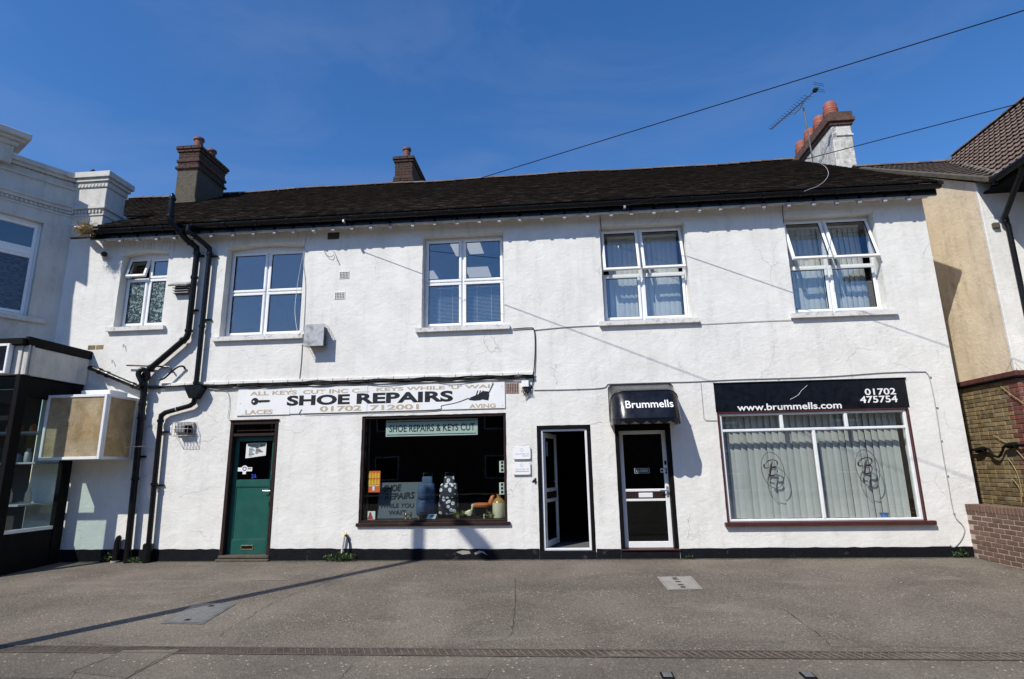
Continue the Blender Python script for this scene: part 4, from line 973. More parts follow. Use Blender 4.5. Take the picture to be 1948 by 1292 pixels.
vblind('vertical_blind', 'tall pale vertical blind drawn across the large shop window', x0+.09, x1-.09, z0+.05, 2.45, .27, .128, 17, None, 9, 5, .003)
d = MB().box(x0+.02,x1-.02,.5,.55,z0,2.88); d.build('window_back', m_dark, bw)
sb = thing('shop_sign', 'black shop fascia sign with white web address and phone number', 'sign', ((x0+x1)/2,0,2.39))
MB().box(x0-.015,x1+.02,-.012,.05,zh+.03,z1-.0,.004).build('panel', m_signblack, sb); MB().box(x0-.02,x1+.03,-.03,.05,z1,z1+.022,.005).build('top_trim', m_blackmatt, sb)
def T(s, ax, ay, bx, by, parent, mat, y, bold, **k):
    p, q = at(ax, ay, y), at(bx, by, y); return text('lettering', s, p.x, q.x, p.z, q.z, y, mat, parent, bold, **k)
T('www.brummells.com', 1403,782,1600,764, sb, m_white, -.0135, .018)
T('01702', 1646,752,1703,738, sb, m_white, -.0135, .018); T('475754', 1637,767,1706,752, sb, m_white, -.0135, .018)
MB().tube(catmull([at(1503,760,-.0145),at(1518,752,-.0145),at(1524,744,-.0145),at(1536,733,-.0145)],3), .0028, 4).build('scratch', m_white, sb)
# script monograms on the glass
Bpath = [(.60,.93),(.52,.70),(.44,.40),(.36,.02)]
Bbowl = [(.30,.52),(.10,.47),(.0,.58),(.08,.78),(.32,.93),(.62,1.0),(.88,.94),(.94,.76),(.80,.58),(.50,.51),(.74,.49),(.88,.34),(.82,.14),(.60,.01),(.38,.0),(.26,.08),(.34,.17)]
for cx, cy, lab in ((1470,892,'black script monogram in an oval on the left shop window pane'),(1650,888,'black script monogram in an oval on the right shop window pane')):
    c = at(cx, cy, .05); mg = thing('window_monogram', lab, 'emblem', (c.x,.05,c.z), 'monograms on the shop window')
    ov = [(c.x+.185*math.cos(q*math.pi/24)*math.cos(.12)-.30*math.sin(q*math.pi/24)*math.sin(.06), .052, c.z-.02+.30*math.sin(q*math.pi/24)) for q in range(49)]
    MB().tube(ov, .0055, 5, False).build('oval', M('grey_vinyl', (.05,.06,.06), .5), mg)
    m = MB(); bx, bz, bw_, bh = c.x-.14, c.z-.11, .24, .26
    m.tube([(bx+p[0]*bw_,.052,bz+p[1]*bh) for p in catmull([(*q,0) for q in Bpath],6)], [.008+.009*math.sin(math.pi*i/18) for i in range(19)], 6)
    bb = catmull([(*q,0) for q in Bbowl],5)
    m.tube([(bx+p[0]*bw_,.052,bz+p[1]*bh) for p in bb], [.006+.007*abs(math.sin(3*math.pi*i/len(bb))) for i in range(len(bb))], 6); m.build('letter', m_ink, mg)
c = at(1683, 984, .16); bt = thing('blue_tub', 'small blue tub on the inside ledge of the large shop window', 'tub', (c.x,.16,.58))
MB().lathe([(.05,0),(.06,.07),(.066,.072),(.066,.08),(.05,.08)], (c.x,.16,.59), 16).build('tub', M('blue_plastic', (.06,.19,.48), .4), bt, True); MB().lathe([(.068,0),(.068,.012),(.04,.016)], (c.x,.16,.672), 16).build('lid', M('blue_lid', (.03,.07,.2), .4), bt, True)
# ---------------- awning
aw = thing('awning', 'black curved vinyl awning over the glazed door with white lettering', 'awning', (1.45,0,2.3))
ax0, ax1, ztop, zbot, dep = .855, 1.985, 2.935, 2.285, .71
N, KS = 16, 8
def hoop(i):
    q = i/N*math.pi/2; dq = (i/N*2) % 1
    Rr = 1/math.sqrt((math.sin(q)/dep)**2+(math.cos(q)/(ztop-zbot))**2); Rr *= 1-.055*math.sin(math.pi*dq)
    u = Vector((0, -math.sin(q), math.cos(q))); r = .07+.17*math.sin(q)**.7; c0 = Vector((0, 0, zbot)); pts = []
    X = Vector((1,0,0)); A, B = ax0*X+c0, ax1*X+c0
    pts.append(A); pts.append(A+u*(Rr-r)*.6)
    for k in range(KS+1):
        a = math.pi/2*k/KS; pts.append(A+u*(Rr-r)+X*r+(-X*math.cos(a)+u*math.sin(a))*r)
    for k in range(1, 6): pts.append((A+u*Rr+X*r).lerp(B+u*Rr-X*r, k/6))
    for k in range(KS+1):
        a = math.pi/2*(1-k/KS); pts.append(B+u*(Rr-r)-X*r+(X*math.cos(a)+u*math.sin(a))*r)
    pts.append(B+u*(Rr-r)*.6); pts.append(B); return pts
HP = [hoop(i) for i in range(N+1)]; m = MB(); nh = len(HP[0])
for hp_ in HP: m.v += [tuple(p) for p in hp_]
for i in range(N):
    for k in range(nh-1): m.f.append((i*nh+k, (i+1)*nh+k, (i+1)*nh+k+1, i*nh+k+1))
m.build('canopy', m_black_plastic, aw, True)
for i in (0, N//2, N): MB().tube(HP[i], .010, 6).build('rib', m_black_plastic, aw, True)
front = HP[N]; fq = [p for p in front]
prof = [(HP[i][nh//2].y, HP[i][nh//2].z) for i in range(N+1)]
def scallop(p, q, n):
    m = MB(); p, q = Vector(p), Vector(q); K = 8
    for i in range(n*K):
        u0, u1 = i/(n*K), (i+1)/(n*K); h = lambda u: .055+.045*abs(math.sin(math.pi*u*n))
        a, b = p.lerp(q,u0), p.lerp(q,u1); m.poly([a, b, b-Vector((0,0,h(u1))), a-Vector((0,0,h(u0)))])
    return m
m = MB(); acc = 0
for k in range(nh-1):
    a, b = front[k], front[k+1]; L_ = (b-a).length; n_ = max(1, int(L_/.012))
    for e_ in range(n_):
        h = lambda d_: .05+.045*abs(math.sin(math.pi*d_/.19))
        p_, q_ = a.lerp(b, e_/n_), a.lerp(b, (e_+1)/n_); d0, d1 = acc+L_*e_/n_, acc+L_*(e_+1)/n_
        m.poly([p_, q_, q_-Vector((0,0,h(d1))), p_-Vector((0,0,h(d0)))])
    acc += L_
m.build('valance', m_black_plastic, aw)
def onaw(p):
    q = None
    for i in range(N):
        if prof[i][1] >= p.z >= prof[i+1][1]:
            t = (prof[i][1]-p.z)/max(1e-6,prof[i][1]-prof[i+1][1]); q = prof[i][0]+(prof[i+1][0]-prof[i][0])*t; break
    return Vector((p.x, (q if q is not None else -dep)-.014, p.z))
text('lettering', 'Brummells', 1.07, 1.85, 2.455, 2.585, -dep, m_white, aw, .012, fn=onaw)
# ---------------- shoe repair sign board
ss = thing('shoe_repair_sign', 'long white shoe repair sign board with black and faded tan lettering', 'sign', (-3.5,-.02,2.57))
for a, b, za, zb in ((-6.05,-5.02,2.565,3.055),(-5.016,-3.55,2.575,3.06),(-3.546,-1.0,2.578,3.052)):
    MB().box(a,b,-.022,-.002,za,zb,.003).build('board_panel', m_signw, ss)
for px, py in ((457,768),(462,789),(955,735),(956,772),(570,788)): c = at(px,py,-.024); MB().lathe([(.008,-.003),(.006,.003)], (0,0,0), 8); MB().box(c.x-.006,c.x+.006,-.026,-.021,c.z-.006,c.z+.006,.002).build('screw', m_brown, ss)
T('SHOE', 545,772.5,666,749.5, ss, m_ink, -.0235, .042); T('REPAIRS', 678,769,862,743, ss, m_ink, -.0235, .042)
T("ALL KEYS", 475,753,565,742.5, ss, m_tan, -.0235, .03); T('CUT INC C....', 576,750,703,738.5, ss, m_tan, -.0235, .03); T("KEYS WHILE 'U' WAI", 716,744.5,932,731, ss, m_tan, -.0235, .03)
T('01702', 608,783.5,688,771, ss, m_tan, -.0235, .03); T('712001', 704,781,797,768.5, ss, m_tan, -.0235, .03)
T('LACES', 466,789,519,779, ss, m_tan, -.0235, .03); T('AVING', 893,777,943,767.5, ss, m_tan, -.0235, .03)
# key emblem
k0, k1 = at(477,770,-.024), at(514,757,-.024); kc = ((k0.x+.075), (k0.z+k1.z)/2); m = MB()
ringp = [(kc[0]+.072*math.cos(2*math.pi*i/24), kc[1]+.068*math.sin(2*math.pi*i/24)) for i in range(24)]; inn_ = [(kc[0]-.025+.018*math.cos(2*math.pi*i/24), kc[1]+.018*math.sin(2*math.pi*i/24)) for i in range(24)]
for i in range(24):
    jn = (i+1) % 24; m.poly([(*ringp[i][:1],-.0235,ringp[i][1]),(*ringp[jn][:1],-.0235,ringp[jn][1]),(inn_[jn][0],-.0235,inn_[jn][1]),(inn_[i][0],-.0235,inn_[i][1])])
kx = kc[0]+.062; kz = kc[1]; teeth = [(kx,kz+.022),(k1.x-.02,kz+.022),(k1.x+.01,kz+.004),(k1.x-.0,kz-.012)]
for i in range(6): teeth += [(k1.x-.02-i*.028, kz-.014),(k1.x-.034-i*.028, kz-.030)]
teeth += [(kx,kz-.02)]
m.poly([(p[0],-.0238,p[1]) for p in teeth[::-1]]); m.build('key_emblem', m_ink, ss)
# shoe emblem
shp = [(891,761),(895,756),(905,752),(912,749),(918,744),(929,744.5),(931,752),(929,762),(917,760),(914,761.5),(903,762.5)]
m = MB(); m.poly([at(*p,-.0238) for p in shp][::-1])
for px in (905,910,915): a_, b_ = at(px,752,-.0238), at(px+3,743,-.0238); m.poly([(a_.x,-.0238,a_.z),(a_.x+.022,-.0238,a_.z),(b_.x+.022,-.0238,b_.z),(b_.x,-.0238,b_.z)])
m.build('shoe_emblem', m_ink, ss)
# white plaques by the open door
for i, (py0, py1) in enumerate(((849.5,874),(880,903.5))):
    a, b = at(976.5,py1,-.02), at(1009,py0,-.02)
    pq = thing('wall_plaque', ('upper' if i == 0 else 'lower')+' white square name plaque beside the open door', 'plaque', ((a.x+b.x)/2,0,a.z), 'name plaques by the open door')
    MB().box(a.x,b.x,-.038,-.030,a.z,b.z,.002).build('panel', m_white, pq)
    m_lt = m_panelgrey
    text('lettering', 'LIGHTBLUE', a.x+.03, b.x-.03, a.z+.075, a.z+.105, -.0385, m_lt, pq, .0)
    c = ((a.x+b.x)/2, a.z+.16); ring = MB()
    ring.tube([(c[0]+.028*math.cos(q*math.pi/10),-.0385,c[1]+.028*math.sin(q*math.pi/10)) for q in range(3,22)], .002, 4, False); ring.tube([(c[0]-.012,-.0385,c[1]-.004),(c[0],-.0385,c[1]-.012),(c[0]+.016,-.0385,c[1]+.012)], .002, 4); ring.build('emblem', m_lt, pq)
    MB().box(a.x+(.16 if i == 0 else .04),b.x-.03,-.0395,-.0378,a.z+.05,a.z+.06).build('print_line', m_lt, pq)
    for sx in (a.x+.012,b.x-.012):
        for sz in (a.z+.012,b.z-.012): MB().box(sx-.006,sx+.006,-.041,.0,sz-.006,sz+.006,.002).build('stand_off', m_metal, pq)
a, b = at(1012,921,-.01), at(1020,909,-.01); n4 = thing('house_number', 'black figure 4 on the wall beside the open door', 'number', (a.x,0,a.z)); text('lettering', '4', a.x, b.x+.01, a.z, b.z, -.012, m_ink, n4, .02)
MB().box(a.x+.02,a.x+.03,-.012,0,a.z+.05,a.z+.06).build('pin', m_blackmatt, n4)

# ================================================================== PIPES AND FITTINGS
def pp(px, py, Y): return at(px, py, Y)
def smoothpipe(pts, r, n=12): return MB().tube(pts, r, n)
def collar(p, d, r, mat, parent, L_=.05):
    d = Vector(d).normalized(); MB().tube([Vector(p)-d*L_/2, Vector(p)+d*L_/2], r, 12).build('collar', mat, parent, True)
sp = thing('soil_pipe', 'thick black soil pipe with vent above the gutter and slanted run', 'pipe', (-7.78,-.12,0))
P1 = [(-7.43,-.56,6.82),(-7.43,-.56,6.38),(-7.40,-.52,6.28),(-7.22,-.30,6.02),(-7.12,-.13,5.92),(-7.11,-.11,5.80),(-7.11,-.11,4.16),(-7.14,-.11,4.08),(-7.84,-.11,3.47),(-7.90,-.11,3.38),(-7.88,-.11,3.2),(-7.80,-.12,0)]
smoothpipe(P1, .056, 14).build('pipe', m_black, sp, True)
for p, d in (((-7.43,-.56,6.78),(0,0,1)),((-7.43,-.56,6.42),(0,0,1)),((-7.30,-.41,6.15),(.6,.7,-.8)),((-7.18,-.24,5.98),(.6,.7,-.8)),((-7.11,-.11,5.80),(0,0,1)),((-7.11,-.11,4.22),(0,0,1)),((-7.20,-.11,4.03),(.7,0,.6)),((-7.79,-.11,3.51),(.7,0,.6)),((-7.885,-.11,3.30),(0,0,1)),((-7.87,-.115,2.82),(0,0,1)),((-7.86,-.115,2.56),(0,0,1)),((-7.11,-.11,5.3),(0,0,1)),((-7.83,-.118,1.45),(0,0,1))): collar(p, d, .070, m_black, sp)
for z, x in ((5.78,-7.11),(4.65,-7.11),(1.85,-7.84)): MB().box(x-.095,x+.095,-.05,.0,z-.018,z+.018,.004).build('bracket', m_black, sp)
MB().tube([(-7.43,-.56,6.82),(-7.43,-.56,6.86),(-7.43,-.56,6.90)], [.05,.045,.012], 10).build('vent_cap', m_black, sp, True)
dp = thing('rainwater_pipe', 'thinner black rainwater downpipe with hopper head beside the soil pipe', 'pipe', (-7.43,-.10,0))
P2 = [(-7.12,-.432,6.25),(-7.12,-.432,6.15),(-6.93,-.22,5.98),(-6.86,-.11,5.90),(-6.85,-.10,5.80),(-6.85,-.10,3.12)]
smoothpipe(P2, .048, 12).build('pipe', m_black, dp, True)
P3 = [(-6.85,-.10,2.90),(-6.86,-.10,2.82),(-6.93,-.10,2.77),(-7.40,-.10,2.655),(-7.475,-.10,2.60),(-7.48,-.10,2.50),(-7.43,-.10,0)]
smoothpipe(P3, .045, 12).build('pipe', m_black, dp, True)
m = MB(); hp = [(-7.02,3.14),(-6.68,3.14),(-6.70,3.06),(-6.79,2.90),(-6.91,2.90),(-7.00,3.06)]; m.prism(hp[::-1], -.19, -.015); m.build('hopper', m_black, dp)
for p in ((-6.85,-.10,5.78),(-6.85,-.10,4.3),(-6.85,-.10,3.2),(-7.48,-.10,2.50),(-7.46,-.10,1.35),(-7.45,-.10,.30)): collar(p, (0,0,1), .060, m_black, dp, .05)
collar((-7.18,-.10,2.71), (1,0,.24), .050, m_cablew, dp, .012)
for z, x in ((5.76,-6.85),(4.45,-6.85),(2.30,-7.47),(1.33,-7.455)): MB().box(x-.09,x+.13,-.045,.0,z-.014,z+.014,.004).build('bracket', m_black, dp)
collar((-7.44,-.10,.16), (0,0,1), .085, m_black, dp, .30)
wp = thing('waste_pipe', 'black waste pipe with curled trap running from the neighbouring fascia to the soil pipe', 'pipe', (-8.5,-.12,3.2))
w0 = at(180,702,-.14); w1 = at(262,737,-.14)
MB().tube([(w0.x-.12,-.12,w0.z+.03),w0,w1,(w1.x+.12,-.12,w1.z-.04)], .050, 12).build('pipe', m_black, wp, True)
for t in (.12,.3,.9): collar(w0.lerp(w1, t), w1-w0, .062, m_black, wp, .05)
tr = catmull([w1, at(270,730,-.22), at(263,712,-.24), at(270,703,-.22), at(280,708,-.18), at(282,722,-.16)], 5)
MB().tube(tr, .046, 10).build('trap', m_black, wp, True)
tp = thing('overflow_pipe', 'thin bent black overflow pipe crossing behind the slanted soil pipe', 'pipe', (-8.0,-.06,3.5))
MB().tube([at(241,695,-.07),at(300,697,-.07),at(322,698,-.07),at(327,705,-.07)], .016, 8).build('pipe', m_black, tp, True)
MB().tube(catmull([at(300,722,-.10),at(312,720,-.10),at(330,704,-.10),at(342,697,-.08),at(350,698,-.05),at(352,703,-.02)],4), .018, 8).build('pipe', m_black, tp, True)
# boiler flue box, vent hood, caged flue
ex = thing('extractor_box', 'square galvanised flue box on the upper wall casting a shadow', 'vent', (-4.55,-.12,3.8))
MB().box(-4.745,-4.36,-.225,-.215,3.805,4.225,.003).build('front_plate', m_metal, ex)
for bx in ((-4.71,-4.40,-.215,.0,3.84,3.86),(-4.71,-4.40,-.215,.0,4.17,4.19),(-4.71,-4.69,-.215,.0,3.86,4.17),(-4.42,-4.40,-.215,.0,3.86,4.17)): MB().box(*bx[:6]).build('side_plate', m_blackmatt, ex)
m = MB()
for yy in (-.18,-.13,-.08,-.03):
    for (xa,za,xb,zb) in ((-4.365,3.81,-4.365,4.22),(-4.74,3.81,-4.365,3.81)): m.tube([(xa,yy,za),(xb,yy,zb)], .003, 4)
for k in range(9):
    m.tube([(-4.365,-.215,3.82+k*.05),(-4.365,-.0,3.82+k*.05)], .003, 4); m.tube([(-4.73+k*.045,-.215,3.81),(-4.73+k*.045,0,3.81)], .003, 4)
tag(m.build('wire_guard', m_metal, ex), kind='stuff')
vh = thing('vent_hood', 'small stepped grey vent cowl beside the drainpipes under the eaves', 'vent', (-7.45,0,5.0))
a, b = at(329,560,-.06), at(361,534,-.06)
MB().prism([(-.0,0),(.0,0)], 0, 0) if False else None
MB().raw([(a.x-.02,0,b.z),(b.x,0,b.z),(b.x,-.16,b.z-.10),(a.x-.06,-.16,b.z-.10),(a.x-.02,0,b.z-.03),(b.x,0,b.z-.03),(b.x,-.15,b.z-.13),(a.x-.05,-.15,b.z-.13)], [(0,3,2,1),(3,7,6,2),(0,4,7,3),(1,2,6,5),(4,5,6,7)]).build('hood', m_metal, vh)
MB().box(a.x+.02,b.x,-.05,0,a.z,b.z-.09).build('body', m_cement, vh)
for k in range(3): MB().box(a.x+.0,b.x+.01,-.10,-.02,b.z-.15-k*.05,b.z-.14-k*.05).build('louvre', m_metal, vh)
cf = thing('caged_flue', 'small balanced flue terminal in a wire cage left of the green door', 'vent', (-7.06,0,2.2))
a, b = at(333,831,-.06), at(371,804,-.06)
MB().box(a.x,b.x-.02,-.05,0,a.z+.03,b.z,.01).build('back_plate', m_metal, cf); MB().box(a.x+.03,b.x-.14,-.15,-.05,a.z+.07,b.z-.05,.012).build('terminal', m_metal, cf)
for k in range(4): MB().box(b.x-.14+k*.022,b.x-.13+k*.022,-.14,-.05,a.z+.07,b.z-.05).build('fin', m_blackmatt, cf)
m = MB(); X0, X1, Z0, Z1, YF = a.x-.02, b.x, a.z, b.z+.01, -.20
for z in (Z0+.01, (Z0+Z1)/2, Z1-.01): m.tube([(X0,0,z),(X0+.04,YF,z),(X1-.04,YF,z),(X1,0,z)], .0035, 4)
for k in range(6):
    x = X0+.04+(X1-X0-.08)*k/5; m.tube([(x,0,Z1),(x,YF,Z1-.02),(x,YF,Z0+.02),(x,0,Z0)], .0035, 4)
m.build('wire_cage', m_metal, cf)
fl = thing('security_lamp', 'small black lamp fixed to the wall below the gutter end', 'lamp', (-9.15,0,5.9))
c = at(196,485,-.08); MB().tube([(c.x-.0,0,c.z+.01),(c.x,-.07,c.z+.01)], .022, 10).build('arm', m_black, fl, True); MB().tube([(c.x-.03,-.06,c.z+.01),(c.x+.02,-.10,c.z),(c.x+.09,-.15,c.z-.015)], [.03,.05,.055], 12).build('head', m_black, fl, True)
# hooks left in the wall
for i, (px, py) in enumerate(((237,657),(216,687))):
    hk = thing('wall_hook', ('upper' if i == 0 else 'lower')+' bent metal hook left in the wall below the small window', 'hook', at(px,py), 'old hooks in the wall'); p = at(px,py)
    MB().tube([(p.x-.03,0,p.z+.015),(p.x,-.04,p.z+.012),(p.x+.015,-.05,p.z-.04),(p.x+.02,-.05,p.z-.06)], .006, 6).build('hook', m_metal, hk, True)
# cable runs along the front
cr_ = thing('cable_bundle', 'tangled bundle of black cables pinned along the ledge above the signs', 'cable', (-4,-.04,3.1))
rnd = random.Random(3)
for k in range(5):
    z0_ = 3.162-.013*k; pts = []; n = 26; x_a = -8.0+(.0 if k < 3 else .9)
    for i in range(n+1):
        t = i/n; x = x_a+(-.47-x_a)*t; pts.append((x, -.045-.012*(k % 2), z0_+(.012*math.sin(i*1.7+k*2)+rnd.uniform(-.012,.012))*(1 if 0 < i < n else 0)))
    MB().tube(catmull(pts, 3), .009+.003*(k % 2), 5).build('cable', m_cable, cr_, True)
for k in range(2):
    x = -3.6+k*1.3; MB().tube(catmull([(x,-.05,3.11),(x+.3,-.055,3.075-.01*k),(x+.7,-.05,3.085),(x+1.0,-.05,3.12)],5), .006, 5).build('cable', m_cable, cr_, True)
MB().tube(catmull([at(1000,720,-.04),at(1012,717,-.04),at(1016,700,-.03),at(1018,660,-.02),at(1016,628,-.02),at(1006,624,-.02),at(975,626,-.02)],4), .010, 6).build('cable', m_cable, cr_, True)
MB().tube(catmull([at(433,796,-.02),at(436,770,-.02),at(435,752,-.02),at(428,743,-.02),at(405,741,-.03)],4), .005, 5).build('cable', m_cableg, cr_, True)
ck = thing('dangling_wire', 'thin black wire looped across the shoe repair sign', 'wire', (-2.5,-.03,2.6))
MB().tube(catmull([at(575,788,-.026),at(572,782,-.027)],2)+catmull([at(578,788,-.027),at(700,781,-.027),at(828,779,-.027),at(838,773,-.027),at(892,757,-.030)],4), .0035, 5) if False else None
MB().tube(catmull([at(578,788,-.027),at(700,783.5,-.027),at(828,779.5,-.027),at(840,772,-.027),at(868,766,-.027),at(892,757,-.030)],4), .0045, 5).build('wire', m_cable, ck, True)
MB().tube(catmull([at(929,748,-.030),at(934,738,-.030),at(938,728,-.035)],4), .006, 5).build('wire', m_cable, ck, True)
MB().tube(catmull([at(569,787,-.027),at(574,779,-.027)],3), .006, 5).build('wire', m_cable, ck, True)
jb = thing('junction_box', 'white junction box with tangled wires right of the shoe repair sign', 'box', at(1003,733)); p = at(1000,731)
MB().box(p.x-.07,p.x+.06,-.07,0,p.z-.06,p.z+.06,.008).build('case', m_upvc, jb)
rnd = random.Random(8)
for k in range(7):
    q = [Vector((p.x+rnd.uniform(-.08,.10),-.03-rnd.uniform(0,.07),p.z-.06-rnd.uniform(0,.16))) for _ in range(5)]; q[0] = Vector((p.x+.03,-.03,p.z-.05)); q[-1] = Vector((p.x+.12,-.02,p.z-.05+rnd.uniform(-.03,.02)))
    MB().tube(catmull(q,5), .0045, 5).build('loose_wire', m_cable, jb, True)
MB().tube(catmull([(p.x+.10,-.02,p.z-.06),(p.x+.14,-.02,p.z+.05),(p.x+.15,-.02,p.z+.20)],4), .008, 5).build('loose_wire', m_cable, jb, True)
fc = thing('front_cable', 'thin grey cable clipped above the awning and shop fascia down to the plinth', 'cable', (2,-.01,2.9))
MB().tube(catmull([at(1016,742,-.012),at(1080,741,-.012),at(1145,738,-.012),at(1156,731,-.012),at(1175,730,-.012),at(1240,728,-.012),at(1320,726,-.012),at(1400,722,-.012),at(1560,717,-.012),at(1680,709,-.012),at(1752,707,-.012),at(1762,709,-.012),at(1769,722,-.012),at(1780,775,-.012),at(1793,860,-.012),at(1803,915,-.012),at(1815,978,-.012),at(1830,998,-.012),at(1835,1010,-.012),at(1828,1028,-.012),at(1815,1041,-.015),at(1807,1037,-.02)],4), .0075, 6).build('cable', m_cableg, fc, True)
for px, py in ((1770,717),(1783,775),(1791,838),(1803,905),(1815,977),(1100,740),(1480,720),(1620,713)): c = at(px,py,-.012); MB().box(c.x-.014,c.x+.014,-.024,0,c.z-.008,c.z+.008,.003).build('clip', m_cableg, fc)
uc = thing('upper_cable', 'thin grey cable running level between the two right hand upstairs windows', 'cable', (3,-.01,4.0))
MB().tube(catmull([at(1016,628,-.012),at(1080,622,-.012),at(1141,619,-.012)],4), .007, 5).build('cable', m_cableg, uc, True)
MB().tube(catmull([at(1330,617,-.012),at(1390,614,-.012),at(1450,611,-.012),at(1508,609,-.012)],4), .005, 5).build('cable', m_cableg, uc, True)
lc = thing('looped_cable', 'thin dark cable hanging from the eaves past the two light window and flue box', 'cable', (-4.95,-.02,5))
MB().tube(catmull([at(582,430,-.05),at(583,448,-.015),at(580,466,-.012),at(577,500,-.012),at(581,540,-.012),at(579,600,-.012),at(577,626,-.012),at(571,634,-.08),at(566,632,-.05),at(561,590,.05),at(566,540,.10),at(572,505,.05),at(577,480,-.01)],5), .0055, 5).build('cable', m_cablew, lc, True)
MB().tube(catmull([at(575,655,-.012),at(573,690,-.012),at(569,728,-.012)],4), .0055, 5).build('cable', m_cable, lc, True)
bc = thing('bracket_cable', 'curled cable end and bracket under the eaves between two upstairs windows', 'cable', (-4.2,-.02,5.7))
MB().tube(catmull([at(617,478,-.03),at(622,486,-.04),at(630,489,-.04),at(635,485,-.02)],4), .005, 5).build('cable', m_cable, bc, True)
MB().tube([at(634,477,-.02),at(641,496,-.06)], .009, 5).build('bracket', m_metal, bc, True)
for px, pa, pb in ((1142,400,440),(1489,378,425)):
    c = thing('eaves_cable', 'short dark cable dropping from the eaves to the '+('slightly' if px < 1200 else 'widely')+' opened window', 'cable', at(px,pb), 'cables dropping from the eaves')
    MB().tube([at(px-1,pa,-.02),at(px,(pa+pb)/2,-.012),at(px+2,pb,-.012)], .006, 5).build('cable', m_cable, c, True)
cs_ = thing('surface_cable', 'thin cable squared around the wall corner of the black fascia sign', 'cable', at(1340,760))
MB().tube([at(1333,728,-.01),at(1336,760,-.01),at(1339,796,-.01),at(1343,800,-.01),at(1364,800,-.01)], .005, 5).build('cable', m_cableg, cs_, True)
# overhead wires
for nm, lab, a, b, sag in (('overhead_wire','long dark overhead wire rising from the eaves to the top right of the sky',(-4.02,-.40,6.203),(37.8,-19.6,6.37),.0),('overhead_wire','lower overhead wire crossing the roof and the tall chimney',(1.30,-.40,6.18),(41.5,-19.6,6.69),.0)):
    a, b = Vector(a), Vector(b); o = thing(nm, lab, 'wire', a, 'overhead telephone wires')
    MB().tube([a.lerp(b, i/40)-Vector((0,0,sag*math.sin(math.pi*i/40))) for i in range(41)], .0065, 6).build('wire', m_cable, o, True)
    MB().box(a.x-.02,a.x+.02,a.y-.01,a.y+.06,a.z-.03,a.z+.02,.004).build('eye_bracket', m_metal, o)

# ================================================================== SMALL GROWTH
def weed(name, lab, x, y, n, spread, hgt, mat, cat='weed', z=0., seed=1):
    rr = random.Random(seed); o = thing(name, lab, cat, (x,y,z)); m = MB(); sm = MB()
    for k in range(n):
        a = rr.uniform(0,6.28); rad = spread*rr.random()**.6; bx, by = x+rad*math.cos(a), y-abs(rad*math.sin(a))*.4; h = hgt*rr.uniform(.25,1)*(1-.5*rad/spread)
        d_ = Vector((rr.uniform(-.6,.6),rr.uniform(-.8,.2),rr.uniform(.1,.9))).normalized(); L_ = rr.uniform(.03,.06); p = Vector((bx,by,z+h)); q = d_.cross(Vector((rr.uniform(-1,1),rr.uniform(-1,1),1))).normalized()*L_*.36
        m.poly([p,p+d_*L_*.45+q,p+d_*L_,p+d_*L_*.45-q])
        if k % 4 == 0: sm.tube([(x+(bx-x)*.4,y+(by-y)*.4,z),p], .0025, 3, False)
    tag(m.build('leaves', mat, o), kind='stuff'); sm.build('stems', mat, o); return o
weed('weed_clump', 'green weed clump at the wall foot around the short standpipe', -3.92, -.06, 170, .30, .16, m_leaf, seed=2)
weed('weed_clump', 'small weeds growing between the feet of the two drainpipes', -7.62, -.10, 60, .20, .10, m_leaf, seed=3)
weed('weed_clump', 'tiny weed tuft at the foot of the black stub post', -8.22, -.05, 30, .10, .2, m_leaf, seed=4)
weed('moss_tuft', 'pale moss tuft on the end of the plinth by the brick wall', 6.28, -.03, 60, .12, .14, m_leaf, 'moss', seed=5)
weed('weed_sprig', 'lone sprig at the wall foot right of the glazed door', 2.02, -.04, 14, .08, .05, m_leaf, 'weed', seed=6)
st = thing('standpipe', 'short pale standpipe with tap leaning at the wall foot', 'pipe', (-3.89,-.05,0))
MB().tube([(-3.895,-.06,0),(-3.885,-.05,.22),(-3.86,-.05,.40),(-3.845,-.05,.44)], .021, 8).build('pipe', m_cablew, st, True); MB().tube([(-3.845,-.03,.44),(-3.84,-.09,.46)], .026, 8).build('tap_head', m_brass, st, True)
MB().tube(catmull([(-3.84,-.06,.43),(-3.80,-.03,.37),(-3.765,-.03,.25),(-3.76,-.04,.0)],4), .014, 6).build('hose', m_black, st, True)
sb2 = thing('stub_post', 'short black stub post with rounded top beside the soil pipe foot', 'post', (-8.05,-.08,0))
MB().tube([(-8.05,-.08,0),(-8.045,-.08,.36),(-8.03,-.08,.43),(-8.02,-.07,.46)], [.055,.055,.045,.015], 10).build('post', m_black, sb2, True); MB().tube([(-8.05,-.08,0),(-8.05,-.08,.03)], .075, 10).build('base', m_concrete, sb2, True)
ns = thing('nest_clump', 'clump of dry grass lodged over the left end of the gutter', 'nest', (-9.35,-.45,6.2)); rr = random.Random(9); m = MB()
for k in range(900):
    c = Vector((-9.26+rr.gauss(0,.085), -.47+rr.gauss(0,.055), 6.29+rr.gauss(0,.075))); d_ = Vector((rr.uniform(-1,1),rr.uniform(-1,1),rr.uniform(-1,.5))).normalized()*rr.uniform(.03,.07); q = d_.cross(Vector((rr.random(),rr.random(),rr.random()))).normalized()*.004
    m.poly([c-d_,c-q,c+d_,c+q])
tag(m.build('straw', m_dry, ns), kind='stuff')
MB().lathe([(.03,0),(.09,.03),(.10,.08),(.05,.12)], (-9.26,-.46,6.23), 12).build('core', m_dry, ns, True)

# ================================================================== LEFT NEIGHBOUR
LB = thing('corner_building', 'grey white rendered corner building with moulded parapet, at the left edge', 'building', (-10.05,0,0))
O2 = Vector((-10.05,0,0)); dv = Vector((-.515,-.857,0)).normalized(); nv_ = Vector((.857,-.515,0)).normalized()
def LP(t, o, z): return O2+dv*t+nv_*o+Vector((0,0,z))
